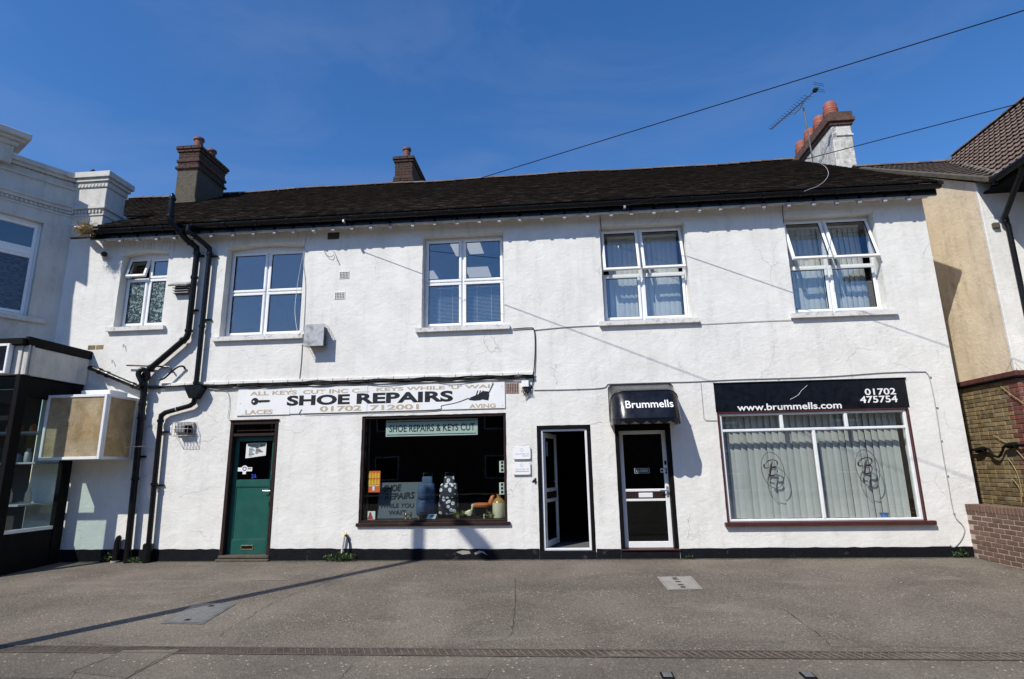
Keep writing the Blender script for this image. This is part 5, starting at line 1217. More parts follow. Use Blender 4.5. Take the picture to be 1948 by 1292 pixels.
# plan line: pier front, concave quarter, then splayed face
plan = [(Vector((-9.30,0,0))),(Vector((-9.98,0,0)))]
arc = []
for i in range(9):
    u = i/8; p0, p1, p2 = Vector((-9.98,-.0,0)), Vector((-10.05,-.03,0)), LP(.30,0,0); arc.append((1-u)**2*p0+2*u*(1-u)*p1+u*u*p2)
plan = arc+[LP(.5,0,0), LP(8,0,0)]
def ribbon(m, z0, z1, out, thick=.2):
    pts = []
    for i, p in enumerate(plan):
        t_ = (plan[min(i+1,len(plan)-1)]-plan[max(i-1,0)]).normalized(); n_ = Vector((-t_.y, t_.x, 0)); 
        if n_.dot(Vector((.3,-1,0))) < 0: n_ = -n_
        pts.append((p+n_*out, p-n_*thick))
    for i in range(len(pts)-1):
        (a, b), (c, d_) = pts[i], pts[i+1]; V = [Vector((q.x,q.y,z)) for z in (z0,z1) for q in (a,c,d_,b)]
        m.raw(V, [(0,1,5,4),(4,5,6,7),(0,3,2,1),(2,3,7,6)])
    a, b = pts[0]; m.poly([(a.x,a.y,z0),(a.x,a.y,z1),(b.x,b.y,z1),(b.x,b.y,z0)])
    return m
# upper wall with window opening on the splay
WT0, WT1, WZ0, WZ1 = .42, 2.1, 4.56, 6.52
m = MB(); zt_ = 7.62
for i in range(len(plan)-2):
    a, b = plan[i], plan[i+1]; m.poly([(a.x,a.y,3.2),(b.x,b.y,3.2),(b.x,b.y,zt_),(a.x,a.y,zt_)])
def q4(t0, t1, z0, z1, o=0): m.poly([LP(t0,o,z0),LP(t1,o,z0),LP(t1,o,z1),LP(t0,o,z1)])
a_ = .5
m.v = m.v[:-4] if False else m.v
m2 = MB()
for f in m.f[:-1]: m2.poly([m.v[i] for i in f])
m = m2
q4(.30 if False else .30, WT0, 3.2, zt_); q4(WT0, WT1, 3.2, WZ0); q4(WT0, WT1, WZ1, zt_); q4(WT1, 8, 3.2, zt_)
for (t0,z0_,t1,z1_) in ((WT0,WZ0,WT0,WZ1),(WT1,WZ0,WT1,WZ1),(WT0,WZ0,WT1,WZ0),(WT0,WZ1,WT1,WZ1)): m.poly([LP(t0,0,z0_),LP(t1,0,z1_),LP(t1,-.16,z1_),LP(t0,-.16,z0_)])
m.build('wall', m_nwall, LB)
MB().raw([tuple(LP(.2,-.5,6.9)),tuple(LP(8,-.5,6.9)),tuple(LP(8,-6,6.9)),(-13,6,6.9),(-9.8,.6,6.9)], [(0,1,2,3,4)]).build('flat_roof', m_lead, LB)
MB().raw([tuple(LP(WT0-.1,-.7,3.3)),tuple(LP(WT1+.1,-.7,3.3)),tuple(LP(WT1+.1,-.7,7)),tuple(LP(WT0-.1,-.7,7))], [(0,1,2,3)]).build('room_back', m_dark, LB)
for z0_, z1_, out in ((7.62,7.72,.10),(7.55,7.62,.06),(7.38,7.42,.035),(6.97,7.01,.07),(6.90,6.97,.04),(6.78,6.81,.02)):
    ribbon(MB(), z0_, z1_, out, .25 if z0_ > 7.5 else .02).build('cornice', m_nwall, LB)
dm = MB()
def along(step):
    L_ = []; acc = 0
    for i in range(len(plan)-1):
        a, b = plan[i], plan[i+1]; n = max(1,int((b-a).length/step)) 
        for k in range(n): L_.append((a.lerp(b,(k+.5)/n), (b-a).normalized()))
    return L_
for p, t_ in along(.075):
    if (p-CAM).length > 14.5 and p.x < -11.6: continue
    n_ = Vector((-t_.y,t_.x,0)); n_ = n_ if n_.dot(Vector((.3,-1,0))) > 0 else -n_
    for z in (7.55, 6.835):
        V = [p+t_*s_*.018+n_*o+Vector((0,0,z+h)) for h in (0,.05) for s_, o in ((-1,0),(1,0),(1,.035),(-1,.035))]; dm.raw(V, [(0,1,2,3),(4,7,6,5),(3,2,6,7),(0,3,7,4),(1,5,6,2)])
tag(dm.build('dentils', m_nwall, LB), kind='stuff')
# pier at the join
pr_ = MB().box(-10.0,-9.31,-.03,.50,6.34,7.42,.008).build('pier', m_nwall, LB)
for z0_, z1_, o in ((7.62,7.75,.10),(7.54,7.62,.06),(7.42,7.54,.025),(6.93,7.0,.045),(6.78,6.82,.02)): MB().box(-10.0-.0,-9.31+o,-.03-o,.50+o,z0_,z1_,.008).build('pier_cap', m_nwall, LB)
m = MB()
for k in range(9): m.box(-9.99+k*.075,-9.955+k*.075,-.065,-.02,7.44,7.50)
for k in range(9): m.box(-9.99+k*.075,-9.955+k*.075,-.065,-.02,6.84,6.90)
for k in range(7): m.box(-9.33,-9.275,-.0+k*.075,.035+k*.075,7.44,7.50)
tag(m.build('dentils', m_nwall, LB), kind='stuff')
MB().raw([(-9.98,-.04,6.60),(-9.60,-.34,6.40),(-9.35,-.40,6.36),(-9.34,-.30,6.36),(-9.9,.0,6.66)], [(0,1,2,3,4)]).build('lead_flashing', m_wall, LB)
MB().raw([(-9.32,.50,6.95),(-9.12,.55,6.95),(-9.06,.35,6.84),(-9.28,.30,6.80)], [(0,1,2,3)]).build('lead_flashing', m_lead, LB)
# higher pier with cap
def lbox(name, t0, t1, o0, o1, z0, z1, mat, parent=None, c=.008): return MB().box(t0,t1,o0,o1,z0,z1,c,lambda p: LP(p.x,p.y,p.z)).build(name, mat, parent or LB)
lbox('pier', 1.10,2.2,-.35,.12,7.5,7.98,m_nwall)
for z0_, z1_, o in ((8.02,8.14,.20),(7.96,8.02,.12),(7.86,7.96,.05)): lbox('pier_cap', 1.10-o,2.2+o,-.35-o,.12+o,z0_,z1_,m_nwall)
# its window
wl = lbox('window', WT0+.05,WT0+.11,-.15,-.09,WZ0+.05,WZ1-.05,m_upvc)
lbox('frame', WT0,WT0+.05,-.16,-.10,WZ0,WZ1,m_upvc,wl); lbox('frame', WT0+.05,WT1,-.159,-.10,WZ0,WZ0+.06,m_upvc,wl); lbox('frame', WT0+.05,WT1,-.159,-.10,WZ1-.06,WZ1,m_upvc,wl); lbox('frame', WT0+.05,WT1,-.155,-.085,5.82,5.93,m_upvc,wl)
lbox('sash', WT0+.11,WT1,-.15,-.09,WZ0+.06,WZ0+.12,m_upvc,wl); lbox('sash', WT0+.11,WT1,-.15,-.09,WZ1-.12,WZ1-.06,m_upvc,wl); lbox('sash', WT0+.11,WT1,-.15,-.09,5.76,5.819,m_upvc,wl); lbox('sash', WT0+.11,WT1,-.15,-.09,5.931,5.98,m_upvc,wl)
lbox('pane', WT0+.11,WT1,-.125,-.119,5.98,WZ1-.12,m_dglass,wl,0)
def waves():
    m, t, p = newmat('rippled_obscure_glass'); p.inputs['Base Color'].default_value = (.035,.06,.105,1); p.inputs['Roughness'].default_value = .16
    h = noise_(t, 24, 3, .5, stretch(t, .6,.6,2.4)); cc = mixc(t, maprange(t,h,.4,.62), (.030,.050,.085), (.085,.125,.185)); t.links.new(cc, p.inputs['Base Color']); bump(t, p, h, .5, .01); return m
lbox('pane', WT0+.11,WT1,-.125,-.119,WZ0+.12,5.76,waves(),wl,0)
lbox('sill', WT0-.28,WT1+.1,-.05,.07,WZ0-.10,WZ0-.005,m_nwall,wl)
# projecting shop front
FX = -9.15; FYF = -1.36
MB().box(FX-.06,FX,FYF,-.02,3.235,3.74,.006).build('fascia_panel', m_nwall, LB)
MB().box(FX-.05,FX+.03,FYF-.02,.0,3.741,3.90,.01).build('fascia_flashing', m_blackmatt, LB)
MB().box(-16,FX-.051,FYF+.03,-.0,3.78,3.86).build('shop_roof', m_lead, LB)
MB().box(-16,FX-.07,FYF-.02,FYF+.05,3.235,3.74,.006).build('fascia_panel', m_nwall, LB)
MB().box(-16,FX+.0,FYF-.10,FYF-.021,3.741,3.86,.01).build('fascia_flashing', m_blackmatt, LB)
for yy in (FYF+.02, FYF+.09): MB().tube([(FX+.012,yy,3.24),(FX+.012,yy,3.75)], .022, 8).build('corner_moulding', m_nwall, LB, True)
MB().box(-16,FX-.062,FYF+.06,-.02,3.20,3.234).build('soffit', m_blackmatt, LB)
lsg = thing('framed_fascia_sign', 'white framed black sign on the corner building fascia at the left edge', 'sign', (-9.8,-1.5,3.3))
MB().box(-11.2,-9.40,-1.47,-1.385,3.27,3.73,.004).build('panel', m_signblack, lsg)
d = MB(); rect_frame(d,-11.23,-9.36,3.24,3.76,.045,-1.49,-1.40); d.build('frame', m_upvc, lsg)
sf = MB().box(FX-.10,FX-.0,FYF+.04,-.30,-.1,.60,.006).build('stall_riser', m_blackmatt, LB)
MB().box(-16,FX-.001,FYF-.04,FYF+.039,-.1,.60,.006).build('stall_riser', m_blackmatt, LB)
for y0_, y1_ in ((FYF-.04,FYF+.14),(-.28,-.07)): MB().box(FX-.09,FX+.004,y0_,y1_,-.1 if y0_ > -1 else .601,3.234,.006).build('shopfront_post', m_blackmatt, LB)
MB().box(FX-.07,FX-.01,FYF+.141,-.281,.601,.66,.005).build('glazing_bar', m_alu, LB); MB().box(FX-.07,FX-.01,FYF+.141,-.281,2.86,3.199,.005).build('glazing_bar', m_blackmatt, LB)
MB().box(FX-.05,FX-.044,FYF+.141,-.281,.66,2.86).build('pane', m_glass, LB)
for x in (-10.6,-12.1): MB().box(x,x+.08,FYF-.03,FYF+.03,.601,3.234,.005).build('shopfront_post', m_blackmatt, LB)
MB().box(-16,FX-.1,FYF-.028,FYF+.028,2.45,2.53,.005).build('glazing_bar', m_blackmatt, LB); MB().box(-16,FX-.1,FYF-.028,FYF+.028,.601,.66,.005).build('glazing_bar', m_blackmatt, LB)
MB().box(-16,FX-.1,FYF-.003,FYF+.003,.66,3.2).build('pane', m_glass, LB)
MB().box(-16,-10.03,-.012,-.004,.0,3.2).build('shop_back_wall', m_dark, LB)
for z, y0_ in ((1.02,-.75),(1.75,-.55),(2.3,-.55)): MB().box(-10.9,-9.45,y0_,-.03,z,z+.03).build('shelf', m_panelgrey, LB)
rnd = random.Random(5)
for i in range(9):
    x = -10.35+.3*(i//3)+rnd.random()*.12; sz = (1.05,1.78,2.33)[i % 3]; hh = rnd.uniform(.12,.28); y = -.35+rnd.uniform(-.1,.1)
    o = thing('shelf_goods', ('cream jar','grey pot','orange brown pot')[i % 3]+', '+('left','middle','right')[i//3]+' of three on the '+('lowest','middle','top')[i % 3]+' shelf inside the corner shop window', 'goods', (x,y,sz), 'goods on the corner shop shelves')
    MB().lathe([(.05,0),(.06,hh*.2),(.055,hh*.7),(.03,hh*.85),(.03,hh)], (x,y,sz), 12).build('body', (m_jar,m_panelgrey,m_leather)[i % 3], o, True)
# box sign of yellowed ribbed plastic
BX0, BX1, BY, BZ0, BZ1 = -9.175, -8.035, -.79, 1.80, 2.945
bs = thing('projecting_sign_box', 'empty projecting sign box with yellowed ribbed plastic panels beside the soil pipe', 'sign box', ((BX0+BX1)/2,BY/2,BZ0))
d = MB(); rect_frame(d, BX0, BX1, BZ0, BZ1, .05, BY, BY+.05, .005); d.build('front_frame', m_alu, bs)
d = MB(); e = .05
d.box(BX1-.045,BX1+.002,BY+.051,-.002,BZ0,BZ0+e,.005); d.box(BX1-.045,BX1+.002,BY+.051,-.002,BZ1-e,BZ1,.005); d.box(BX1-.045,BX1+.001,BY+.051,BY+.10,BZ0+e,BZ1-e,.005); d.box(BX1-.045,BX1+.001,-.06,-.002,BZ0+e,BZ1-e,.005); d.build('side_frame', m_alu, bs)
MB().box(BX0+.05,BX1-.05,BY+.02,BY+.025,BZ0+.05,BZ1-.05).build('panel', m_ribbed, bs); MB().box(BX1-.025,BX1-.02,BY+.10,-.06,BZ0+.05,BZ1-.05).build('panel', m_ribbed, bs)
MB().box(BX0+.05,BX1-.05,BY+.051,-.004,BZ1-.03,BZ1+.005).build('lid', m_alu, bs); MB().box(BX0+.45,BX1-.12,BY+.20,-.15,BZ1+.006,BZ1+.10,.01).build('top_box', m_alu, bs)
MB().box(BX0+.05,BX1-.05,BY+.051,-.004,BZ0+.005,BZ0+.02).build('floor_panel', m_alu, bs)
MB().box(BX0+.6,BX1-.35,BY+.2,BY+.23,BZ0+.36,BZ1-.1).build('inner_board', m_cream, bs); MB().tube([(BX0+.08,BY+.35,BZ0+.42),(BX1-.06,BY+.35,BZ0+.42)], .018, 8).build('lamp_tube', m_upvc, bs, True)
MB().tube([(BX1-.10,BY+.5,BZ1-.06),(BX1-.2,BY+.45,BZ1-.3),(BX1-.12,BY+.5,BZ1-.6)], .008, 5).build('loose_wire', m_cable, bs, True)
MB().tube([(BX1,-.20,BZ0+.22),(BX1+.38,-.12,BZ0+.24)], .010, 6).build('stay', m_metal, bs, True)
# debris on top of the pier
pg = thing('perched_pigeon', 'dark pigeon hunched on the parapet pier', 'pigeon', (-9.86,.1,7.75)); MB().loft([(7.75,-9.86,.1,.03,.04,2.),(7.79,-9.86,.1,.07,.06,2.),(7.84,-9.85,.1,.075,.055,2.),(7.88,-9.82,.1,.04,.04,2.),(7.91,-9.80,.1,.032,.03,2.),(7.93,-9.80,.1,.012,.012,2.)], 14).build('body', m_blackmatt, pg, True)
MB().tube([(-9.90,.1,7.80),(-10.0,.12,7.86),(-10.02,.12,7.87)], [.035,.028,.008], 8).build('tail', m_stone, pg, True)

# ================================================================== RIGHT NEIGHBOUR
RB = thing('gabled_house', 'cream and white rendered house with brown tiled gable wing, at the right edge', 'building', (8,0,0))
CX, CYF = 7.60, -.13
SL2 = .605; rz = lambda y: 6.48+SL2*(y+.17)
YR = 3.33; RZ2 = rz(YR)
m = MB(); m.poly([(CX,CYF,2.96),(CX,7.2,2.96),(CX,7.2,6.40),(CX,YR,RZ2-.04),(CX,CYF,6.40)]); m.build('cream_side_wall', m_cream, RB)
m = MB(); m.poly([(CX,CYF,2.96),(8.40,CYF,2.96),(8.40,CYF,6.5),(CX,CYF,6.5)]); m.poly([(8.40,CYF,2.96),(8.40,-5,2.96),(8.40,-5,6.5),(8.40,CYF,6.5)]); m.poly([(8.40,-5,0),(12,-5,0),(12,-5,8.6),(8.40,-5,6.5)]); m.build('front_wall', m_wall, RB)
MB().box(CX-.004,CX+.05,CYF-.004,CYF+.05,2.97,6.38,.01).build('corner_bead', m_wall, RB)
mo = MB(); mo.box(CX+.006,CX+.2,CYF+.006,7.2,0,2.84); mo.box(CX+.2,8.395,CYF+.006,CYF+.2,0,2.84); mo.box(8.405,8.5,-5,CYF-.0,0,2.84); mo.build('mortar_backing', m_mortar, RB)
MB().box(CX-.02,8.43,CYF-.025,7.2,2.885,2.97,.006).build('brick_band', M('dark_red_band', (.10,.030,.024), .85, var=.3, vs=9, bmp=.5, bs=40), RB); MB().box(CX-.06,8.46,CYF-.065,7.2,2.845,2.884,.008).build('drip_ledge', m_blackmatt, RB)
def brick_mesh(L_, W_, H_, mat, nm='brick'):
    me = MB().box(-L_/2,L_/2,-W_/2,W_/2,-H_/2,H_/2,.006).mesh(nm); me.materials.append(mat); return me
bS, bSh = brick_mesh(.213,.05,.064,m_brickstock), brick_mesh(.102,.05,.064,m_brickstock)
bR, bRh = brick_mesh(.213,.05,.064,m_brickred), brick_mesh(.102,.05,.064,m_brickred)
ROT = Matrix.Rotation(R(90),4,'Z'); rnd = random.Random(21); rest = MB()
for c in range(38):
    z = .04+c*.0745
    if z > 2.82: break
    y = CYF+.003; k = c % 2; first = True
    while y < 3.0:
        L_ = (.102 if k else .213) if first else (.213 if (c % 2 == 0 or rnd.random() > .5) else .102)
        red = y < CYF+(.32 if k else .22); cy_ = y+L_/2; off_ = rnd.uniform(-.004,.003)
        if z > .70 and y < 1.55:
            me = (bR if L_ > .15 else bRh) if red else (bS if L_ > .15 else bSh)
            instance(me, 'brick', Matrix.Translation((CX+.022+off_, cy_, z)) @ ROT @ Matrix.Rotation(rnd.uniform(-.008,.008),4,'Y'), RB)
        else: rest.box(CX-.003,CX+.03,y,y+L_,z-.032,z+.032)
        y += L_+.0105; first = False
    x = CX+.004+.05
    if c*.0745 > .5:
        x = CX+(.055 if k else .004)
        while x < 8.0:
            L_ = .213; instance(bR if x < CX+.3 else bS, 'brick', Matrix.Translation((x+L_/2, CYF+.022+rnd.uniform(-.003,.003), z)), RB); x += L_+.0105
tag(rest.build('far_brickwork', M('stock_brickwork_mass', (.20,.145,.07), .9, var=.4, vs=14), RB), kind='stuff')
# black hose hanging on the brick side
bh = thing('black_hose', 'black connected hose looping on the yellow brick side wall', 'hose', (7.44,.3,1.7))
def onx(px, py, X): 
    d = ray(px, py); return CAM+d*((X-CAM.x)/d.x)
hs = [onx(px,py,7.54) for px,py in ((1848,856),(1862,856),(1874,853),(1882,856),(1889,866),(1900,869),(1906,860),(1910,850),(1918,847),(1930,846),(1960,847))]
MB().tube(catmull(hs,4), .020, 8).build('hose', m_cable, bh, True)
for p0, p1 in (((1858,857),(1872,854)),((1917,848),(1932,846))): MB().tube([onx(*p0,7.54),onx(*p1,7.54)], .045, 10).build('connector', m_cable, bh, True)
tw_ = thing('dead_stems', 'thin dry climbing stems on the yellow brick side wall', 'stems', (7.45,.1,.9))
for pts in (((1904,735),(1925,752),(1948,768)),((1890,828),(1915,842),(1935,858),(1950,875)),((1918,872),(1935,900),(1946,945)),((1925,910),(1940,930),(1944,958)),((1931,690),(1945,705))): MB().tube(catmull([onx(*p,7.57) for p in pts],4), .006, 4).build('stem', m_dry, tw_, True)
# roofs
tile = MB(); n = 10; TW, TL = .225, .27
for i in range(n):
    u0, u1 = i/n, (i+1)/n; h = lambda u: .028*(math.sin(u*2*math.pi-1.2)*.5+.5)
    tile.poly([(u0*TW-TW/2,0,h(u0)+.03),(u1*TW-TW/2,0,h(u1)+.03),(u1*TW-TW/2,TL,h(u1)+.0),(u0*TW-TW/2,TL,h(u0)+.0)]); tile.poly([(u0*TW-TW/2,0,h(u0)-.0),(u1*TW-TW/2,0,h(u1)-.0),(u1*TW-TW/2,0,h(u1)+.03),(u0*TW-TW/2,0,h(u0)+.03)])
tme = tile.mesh('roof_tile', smooth=True); tme.materials.append(m_tiledark)
ROOFY0 = -.50
mr = MB().poly([(7.55,ROOFY0,rz(ROOFY0)-.01),(7.8,ROOFY0,rz(ROOFY0)-.01),(9.7,YR,RZ2-.01),(7.55,YR,RZ2-.01)]); mr.poly([(7.55,YR,RZ2-.01),(12,YR,RZ2-.01),(12,7.4,6.4),(7.55,7.4,6.4)])
mainroof = mr.build('main_roof', m_tiledark, RB)
SX, WZ, SW_ = 7.72, 6.28, (RZ2-6.28)/1.88      # wing slope z = WZ + SW_*(x-SX)
a2 = math.atan(SL2); g2 = .20; rnd = random.Random(31)
for c in range(30):
    y = ROOFY0+c*g2*math.cos(a2)
    if y > YR-.1: break
    z = rz(y)
    for k in range(12):
        x = 7.66+k*TW
        if WZ+SW_*(x-.05-SX) > z+.02: continue
        instance(tme, 'roof_tile', Matrix.Translation((x+rnd.uniform(-.003,.003), y, z+.004)) @ Matrix.Rotation(a2+rnd.uniform(-.01,.01),4,'X'), mainroof)
MB().raw([(7.51,ROOFY0,rz(ROOFY0)-.05),(7.57,ROOFY0,rz(ROOFY0)-.05),(7.57,YR,RZ2-.05),(7.51,YR,RZ2-.05),(7.51,ROOFY0,rz(ROOFY0)+.03),(7.57,ROOFY0,rz(ROOFY0)+.05),(7.57,YR,RZ2+.05),(7.51,YR,RZ2+.03)], [(0,1,2,3),(4,7,6,5),(0,3,7,4),(0,4,5,1)]).build('verge', m_cement, mainroof)
MB().raw([(7.57,ROOFY0+.05,rz(ROOFY0)-.07),(7.62,ROOFY0+.05,rz(ROOFY0)-.07),(7.62,YR,RZ2-.07),(7.57,YR,RZ2-.07)], [(0,1,2,3)]).build('verge_soffit', m_blackmatt, mainroof)
for i in range(9): instance(rgm, 'ridge_tile', Matrix.Translation((7.56+i*.30, YR, RZ2+.01)), mainroof)
WX0 = 7.67
wr = MB().poly([(WX0,-4.5,WZ+SW_*(WX0-SX)-.012),(9.60,-4.5,RZ2-.012),(9.60,YR,RZ2-.012),(WX0,-.55,WZ+SW_*(WX0-SX)-.012)]); wr.poly([(9.60,-4.5,RZ2-.012),(11.2,-4.5,6.3),(11.2,YR,6.3),(9.60,YR,RZ2-.012)])
wing = wr.build('wing_roof', m_tilebrown, RB)
tile2 = MB(); n = 12; TW2, TL2 = .30, .265
for i in range(n):
    u0, u1 = i/n, (i+1)/n; h = lambda u: .022*max(0,math.sin(u*4*math.pi))**.8
    tile2.poly([(u0*TW2-TW2/2,0,h(u0)+.052),(u1*TW2-TW2/2,0,h(u1)+.052),(u1*TW2-TW2/2,TL2,h(u1)),(u0*TW2-TW2/2,TL2,h(u0))]); tile2.poly([(u0*TW2-TW2/2,0,h(u0)+.036),(u1*TW2-TW2/2,0,h(u1)+.036),(u1*TW2-TW2/2,0,h(u1)+.052),(u0*TW2-TW2/2,0,h(u0)+.052)]); tile2.poly([(u0*TW2-TW2/2,0,h(u0)+.036),(u1*TW2-TW2/2,0,h(u1)+.036),(u1*TW2-TW2/2,TL2,h(u1)-.014),(u0*TW2-TW2/2,TL2,h(u0)-.014)])
tme2 = tile2.mesh('roof_tile', smooth=True); tme2.materials.append(m_tilebrown)
a3 = math.atan(SW_); L3 = (9.60-WX0)/math.cos(a3); nc = int(L3/.205)
base = Matrix.Rotation(R(-90),4,'Z')
for c in range(nc+1):
    d_ = c*.205; x = WX0+d_*math.cos(a3); z = WZ+SW_*(x-SX)
    yv = (z-6.48)/SL2-.17
    y = -1.9
    while y < yv+.12:
        if y > -1.95: instance(tme2, 'roof_tile', Matrix.Translation((x, min(y, yv+.1), z+.004)) @ base @ Matrix.Rotation(a3+rnd.uniform(-.008,.008),4,'X'), wing)
        y += TW2
for i in range(14): instance(rgm, 'ridge_tile', Matrix.Translation((9.60, -.9+i*.30, RZ2+.015)) @ ROT, wing)
for i in range(9):
    u = i/9; p = Vector((7.72,-.50,6.28)).lerp(Vector((9.60,YR,RZ2)), u*.6+.02)
    MB().box(p.x-.08,p.x+.08,p.y-.10,p.y+.10,p.z+.035,p.z+.075,.02).build('valley_mortar', m_mortar, wing)
m = MB(); m.box(7.69,8.44,-4.5,CYF-.0,6.17,6.20); m.build('soffit', m_blackmatt, RB)
MB().box(7.655,7.688,-4.5,-.48,6.12,6.29,.004).build('fascia', m_blackmatt, RB); MB().box(7.54,7.69,-.50,-.47,6.13,6.25,.004).build('fascia', m_blackmatt, RB)
m = MB(); m.tube([(7.60,-.50,6.24),(7.60,-4.5,6.24)], .062, 10); m.build('gutter', m_black, RB, True)
m = MB(); m.tube([(7.56,-.55,6.20),(7.70,-.55,6.20)], .058, 10); m.build('gutter', m_black, RB, True)
rd = thing('house_downpipe', 'dark grey downpipe with swan neck on the white wall at the right edge', 'pipe', (7.75,-.33,3))
p0, p1, p2, p3 = onx(1946,345,7.86), at(1910,415,-.21), at(1918,430,-.21), at(1962,640,-.21)
MB().tube([(7.62,-1.12,6.22),Vector((7.64,-1.08,6.12)),p1,p2,p3], .043, 12).build('pipe', m_black, rd, True)
collar(at(1912,418,-.21), (0,0,1), .058, m_black, rd, .10); MB().box(at(1900,424,-.3).x,at(1912,424,-.3).x,-.19,-.13,at(1905,428,-.3).z,at(1905,418,-.3).z,.004).build('bracket', m_cement, rd)
# tall rendered chimney
m_capbrick = M('lichened_brown_brick', (.115,.060,.042), .92, var=.35, vs=10, bmp=.8, bs=28, bd=.012, dirt=(.045,.036,.028), ds=(.45,.68), dsc=6)
cc = MB().box(7.42,7.93,4.05,6.75,7.0,10.25,.02).build('chimney', m_chimrend, RB)
MB().box(7.51,7.95,4.02,6.78,9.93,9.99,.012).build('string_band', m_chimrend, cc)
for z0_, z1_, o in ((10.25,10.34,.04),(10.34,10.46,.09),(10.46,10.64,.055)): MB().box(7.42-o,7.93+o,4.05-o,6.75+o,z0_,z1_,.015).build('cap_course', m_capbrick, cc)
for i, y in enumerate((4.45,5.1,5.75,6.4)):
    prof = []; r_, h_ = .19, .62
    for k in range(25):
        u = k/24; rr_ = r_*(1-.10*u)+(.012 if any(abs(u-q) < .03 for q in (.42,.55,.68)) else 0); prof.append((rr_, u*h_*.82))
    prof += [(r_*.80,h_*.88),(r_*.62,h_*.96),(r_*.40,h_*1.0),(r_*.2,h_*1.0)]
    MB().lathe(prof, (7.67,y,10.60), 20).build('chimney_pot', m_pot, cc, True)
# aerial
m_aer = M('dull_aerial_alloy', (.11,.11,.115), .55, .3, var=.2)
ae = thing('tv_aerial', 'yagi television aerial on a thin mast in front of the tall chimney', 'aerial', (6.80,4,9.1))
MB().tube([(6.83,4.05,8.9),(6.80,4.0,9.6),(6.76,4.0,10.92)], .020, 8).build('mast', m_aer, ae, True)
a, b = Vector((6.27,5.04,10.86)), Vector((6.90,3.32,10.93)); u_ = (b-a).normalized(); s_ = Vector((u_.y,-u_.x,0))
MB().tube([a,b], .014, 6).build('boom', m_aer, ae, True)
MB().tube([a.lerp(b,.42)-Vector((0,0,.02)),a.lerp(b,.5)-Vector((0,0,.14)),a.lerp(b,.62)-Vector((0,0,.14)),a.lerp(b,.70)-Vector((0,0,.02))], .010, 6).build('boom_brace', m_aer, ae, True)
for k in range(16):
    c = a.lerp(b, .01+k*.052); w_ = .085+.004*k; MB().tube([c-s_*w_+Vector((0,0,.03)),c,c+s_*w_+Vector((0,0,.03))], .0075, 4).build('director', m_aer, ae)
c = a.lerp(b,.93); MB().box(c.x-.05,c.x+.05,c.y-.06,c.y+.06,c.z-.03,c.z+.05,.01).build('balun', m_blackmatt, ae)
for zz in (-.12,-.06,.06,.12): MB().tube([b+Vector((0,0,zz))-s_*.16,b+Vector((0,0,zz))+s_*.16], .008, 4).build('reflector', m_aer, ae)
def onroof(px, py):
    d = ray(px, py); t = (EZ+SL*(CAM.y+.42)+.05-CAM.z)/(d.z-SL*d.y); return CAM+d*t
MB().tube(catmull([Vector((6.79,4.0,9.5))]+[onroof(*q) for q in ((1556,308),(1570,317),(1576,330),(1570,343),(1556,354),(1540,360),(1530,364))],6), .006, 5).build('cable', m_cableg, ae, True)

# ================================================================== LOW BRICK WALL
LW_ = thing('low_brick_wall', 'low brown brick boundary wall running out from the end of the building', 'wall', (6.6,-1.2,0))
bm_ = brick_mesh(.214,.10,.064,m_brickbrown); bc_ = brick_mesh(.064,.225,.105,m_brickbrown)
wx = 6.50; Y0_, Y1_ = -2.9, .0
MB().box(wx+.006,wx+.209,Y0_+.005,Y1_,-.15,.715).build('mortar_core', m_mortar2, LW_)
rnd = random.Random(41)
for c in range(-2, 10):
    z = .028+c*.0735; y = Y1_-(.0 if c % 2 else .11)
    if c % 2 == 0: pass
    while y-.214 > Y0_-.02:
        for sx in (wx+.05, wx+.165):
            instance(bm_, 'brick', Matrix.Translation((sx+rnd.uniform(-.0025,.0025), y-.107, z)) @ ROT @ Matrix.Rotation(rnd.uniform(-.006,.006),4,'Y'), LW_)
        y -= .2245
    
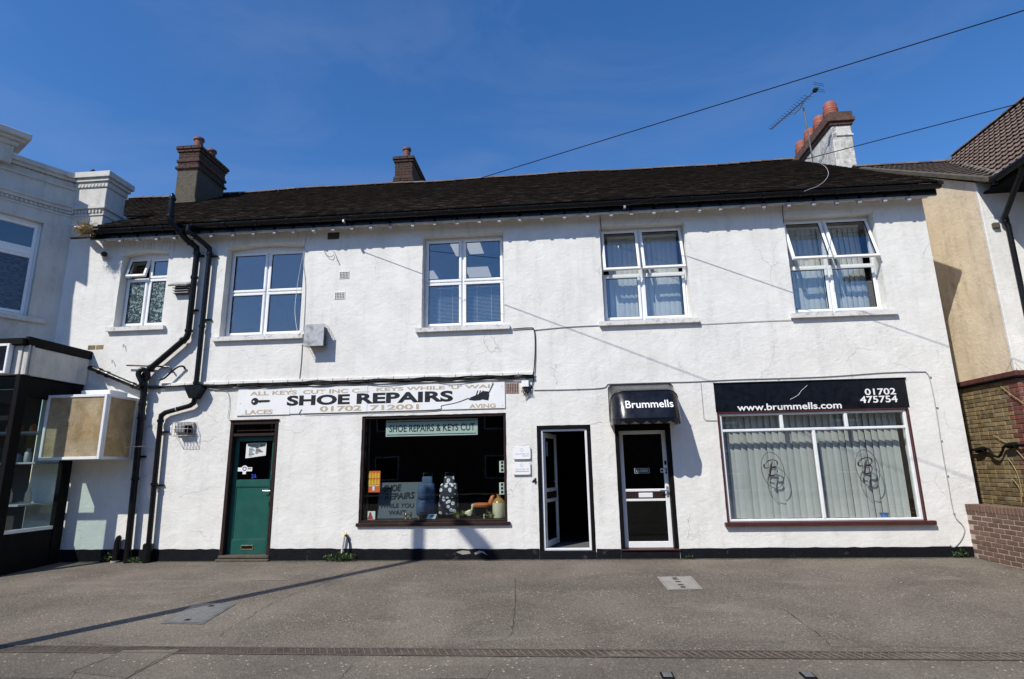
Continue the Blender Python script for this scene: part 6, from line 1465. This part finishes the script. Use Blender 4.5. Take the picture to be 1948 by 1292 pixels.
y = Y1_-.036
while y > Y0_: 
    instance(bc_, 'coping_brick', Matrix.Translation((wx+.1075, y, .772+rnd.uniform(-.003,.003))) @ ROT @ Matrix.Rotation(R(0),4,'X') if False else Matrix.Translation((wx+.1075, y, .772+rnd.uniform(-.003,.003))) @ ROT, LW_); y -= .0745
MB().box(wx+.004,wx+.211,Y0_,Y1_,.716,.812).build('coping_mortar', m_mortar2, LW_)

# ================================================================== STREET SIDE, BEHIND THE CAMERA (seen in reflections, casts the post shadow)
lp = thing('street_lamp', 'steel street lamp post whose shadow crosses the pavement and wall', 'street lamp', (-6.75,-6.0,-.19))
HL = 1.40+1.25*6.0
MB().tube([(-6.75,-6,-.25),(-6.75,-6,1.1),(-6.75,-6,1.15),(-6.75,-6,HL)], [.13,.13,.11,.095], 14).build('post', m_metal, lp, True)
MB().tube([(-6.75,-6,HL-.02),(-6.60,-6.34,HL+.02),(-6.50,-6.56,HL+.02)], .035, 10).build('arm', m_metal, lp, True)
hd = Vector((.47,-1.04,0)).normalized(); hs_ = Vector((hd.y,-hd.x,0)); p = Vector((-6.51,-6.54,HL+.0)); m = MB()
V = []
for u, ww, hh in ((0,.05,.03),(.15,.15,.05),(.5,.17,.06),(.72,.12,.04)):
    for sgn, zz in ((-1,0),(1,0),(.8,hh),(-.8,hh)): V.append(p+hd*u+hs_*ww*sgn+Vector((0,0,zz)))
m.raw(V, [(0,1,2,3),(12,15,14,13)]+[tuple(4*i+q for q in (j,(j+1) % 4))+tuple(4*(i+1)+q for q in ((j+1) % 4,j)) for i in range(3) for j in range(4)]); m.build('lamp_head', m_metal, lp)
tb = thing('terrace_opposite', 'brick terrace across the road, seen only as reflections in the glass', 'building', (0,-27,0))
MB().box(-45,45,-31,-27,0,6.6).build('wall', M('dull_brick_wall', (.17,.10,.075), .9, var=.3, vs=3), tb)
MB().raw([(-45,-26.6,6.5),(45,-26.6,6.5),(45,-31,9.4),(-45,-31,9.4)], [(0,1,2,3)]).build('roof', m_tiledark, tb)
for i in range(12):
    for z in (.9,4.0): x = -41+i*7.2; wn = MB().box(x,x+1.6,-26.99,-26.95,z,z+1.5).build('window', m_upvc, tb); MB().box(x+.1,x+1.5,-26.949,-26.94,z+.1,z+1.4).build('pane', m_vdark, wn)
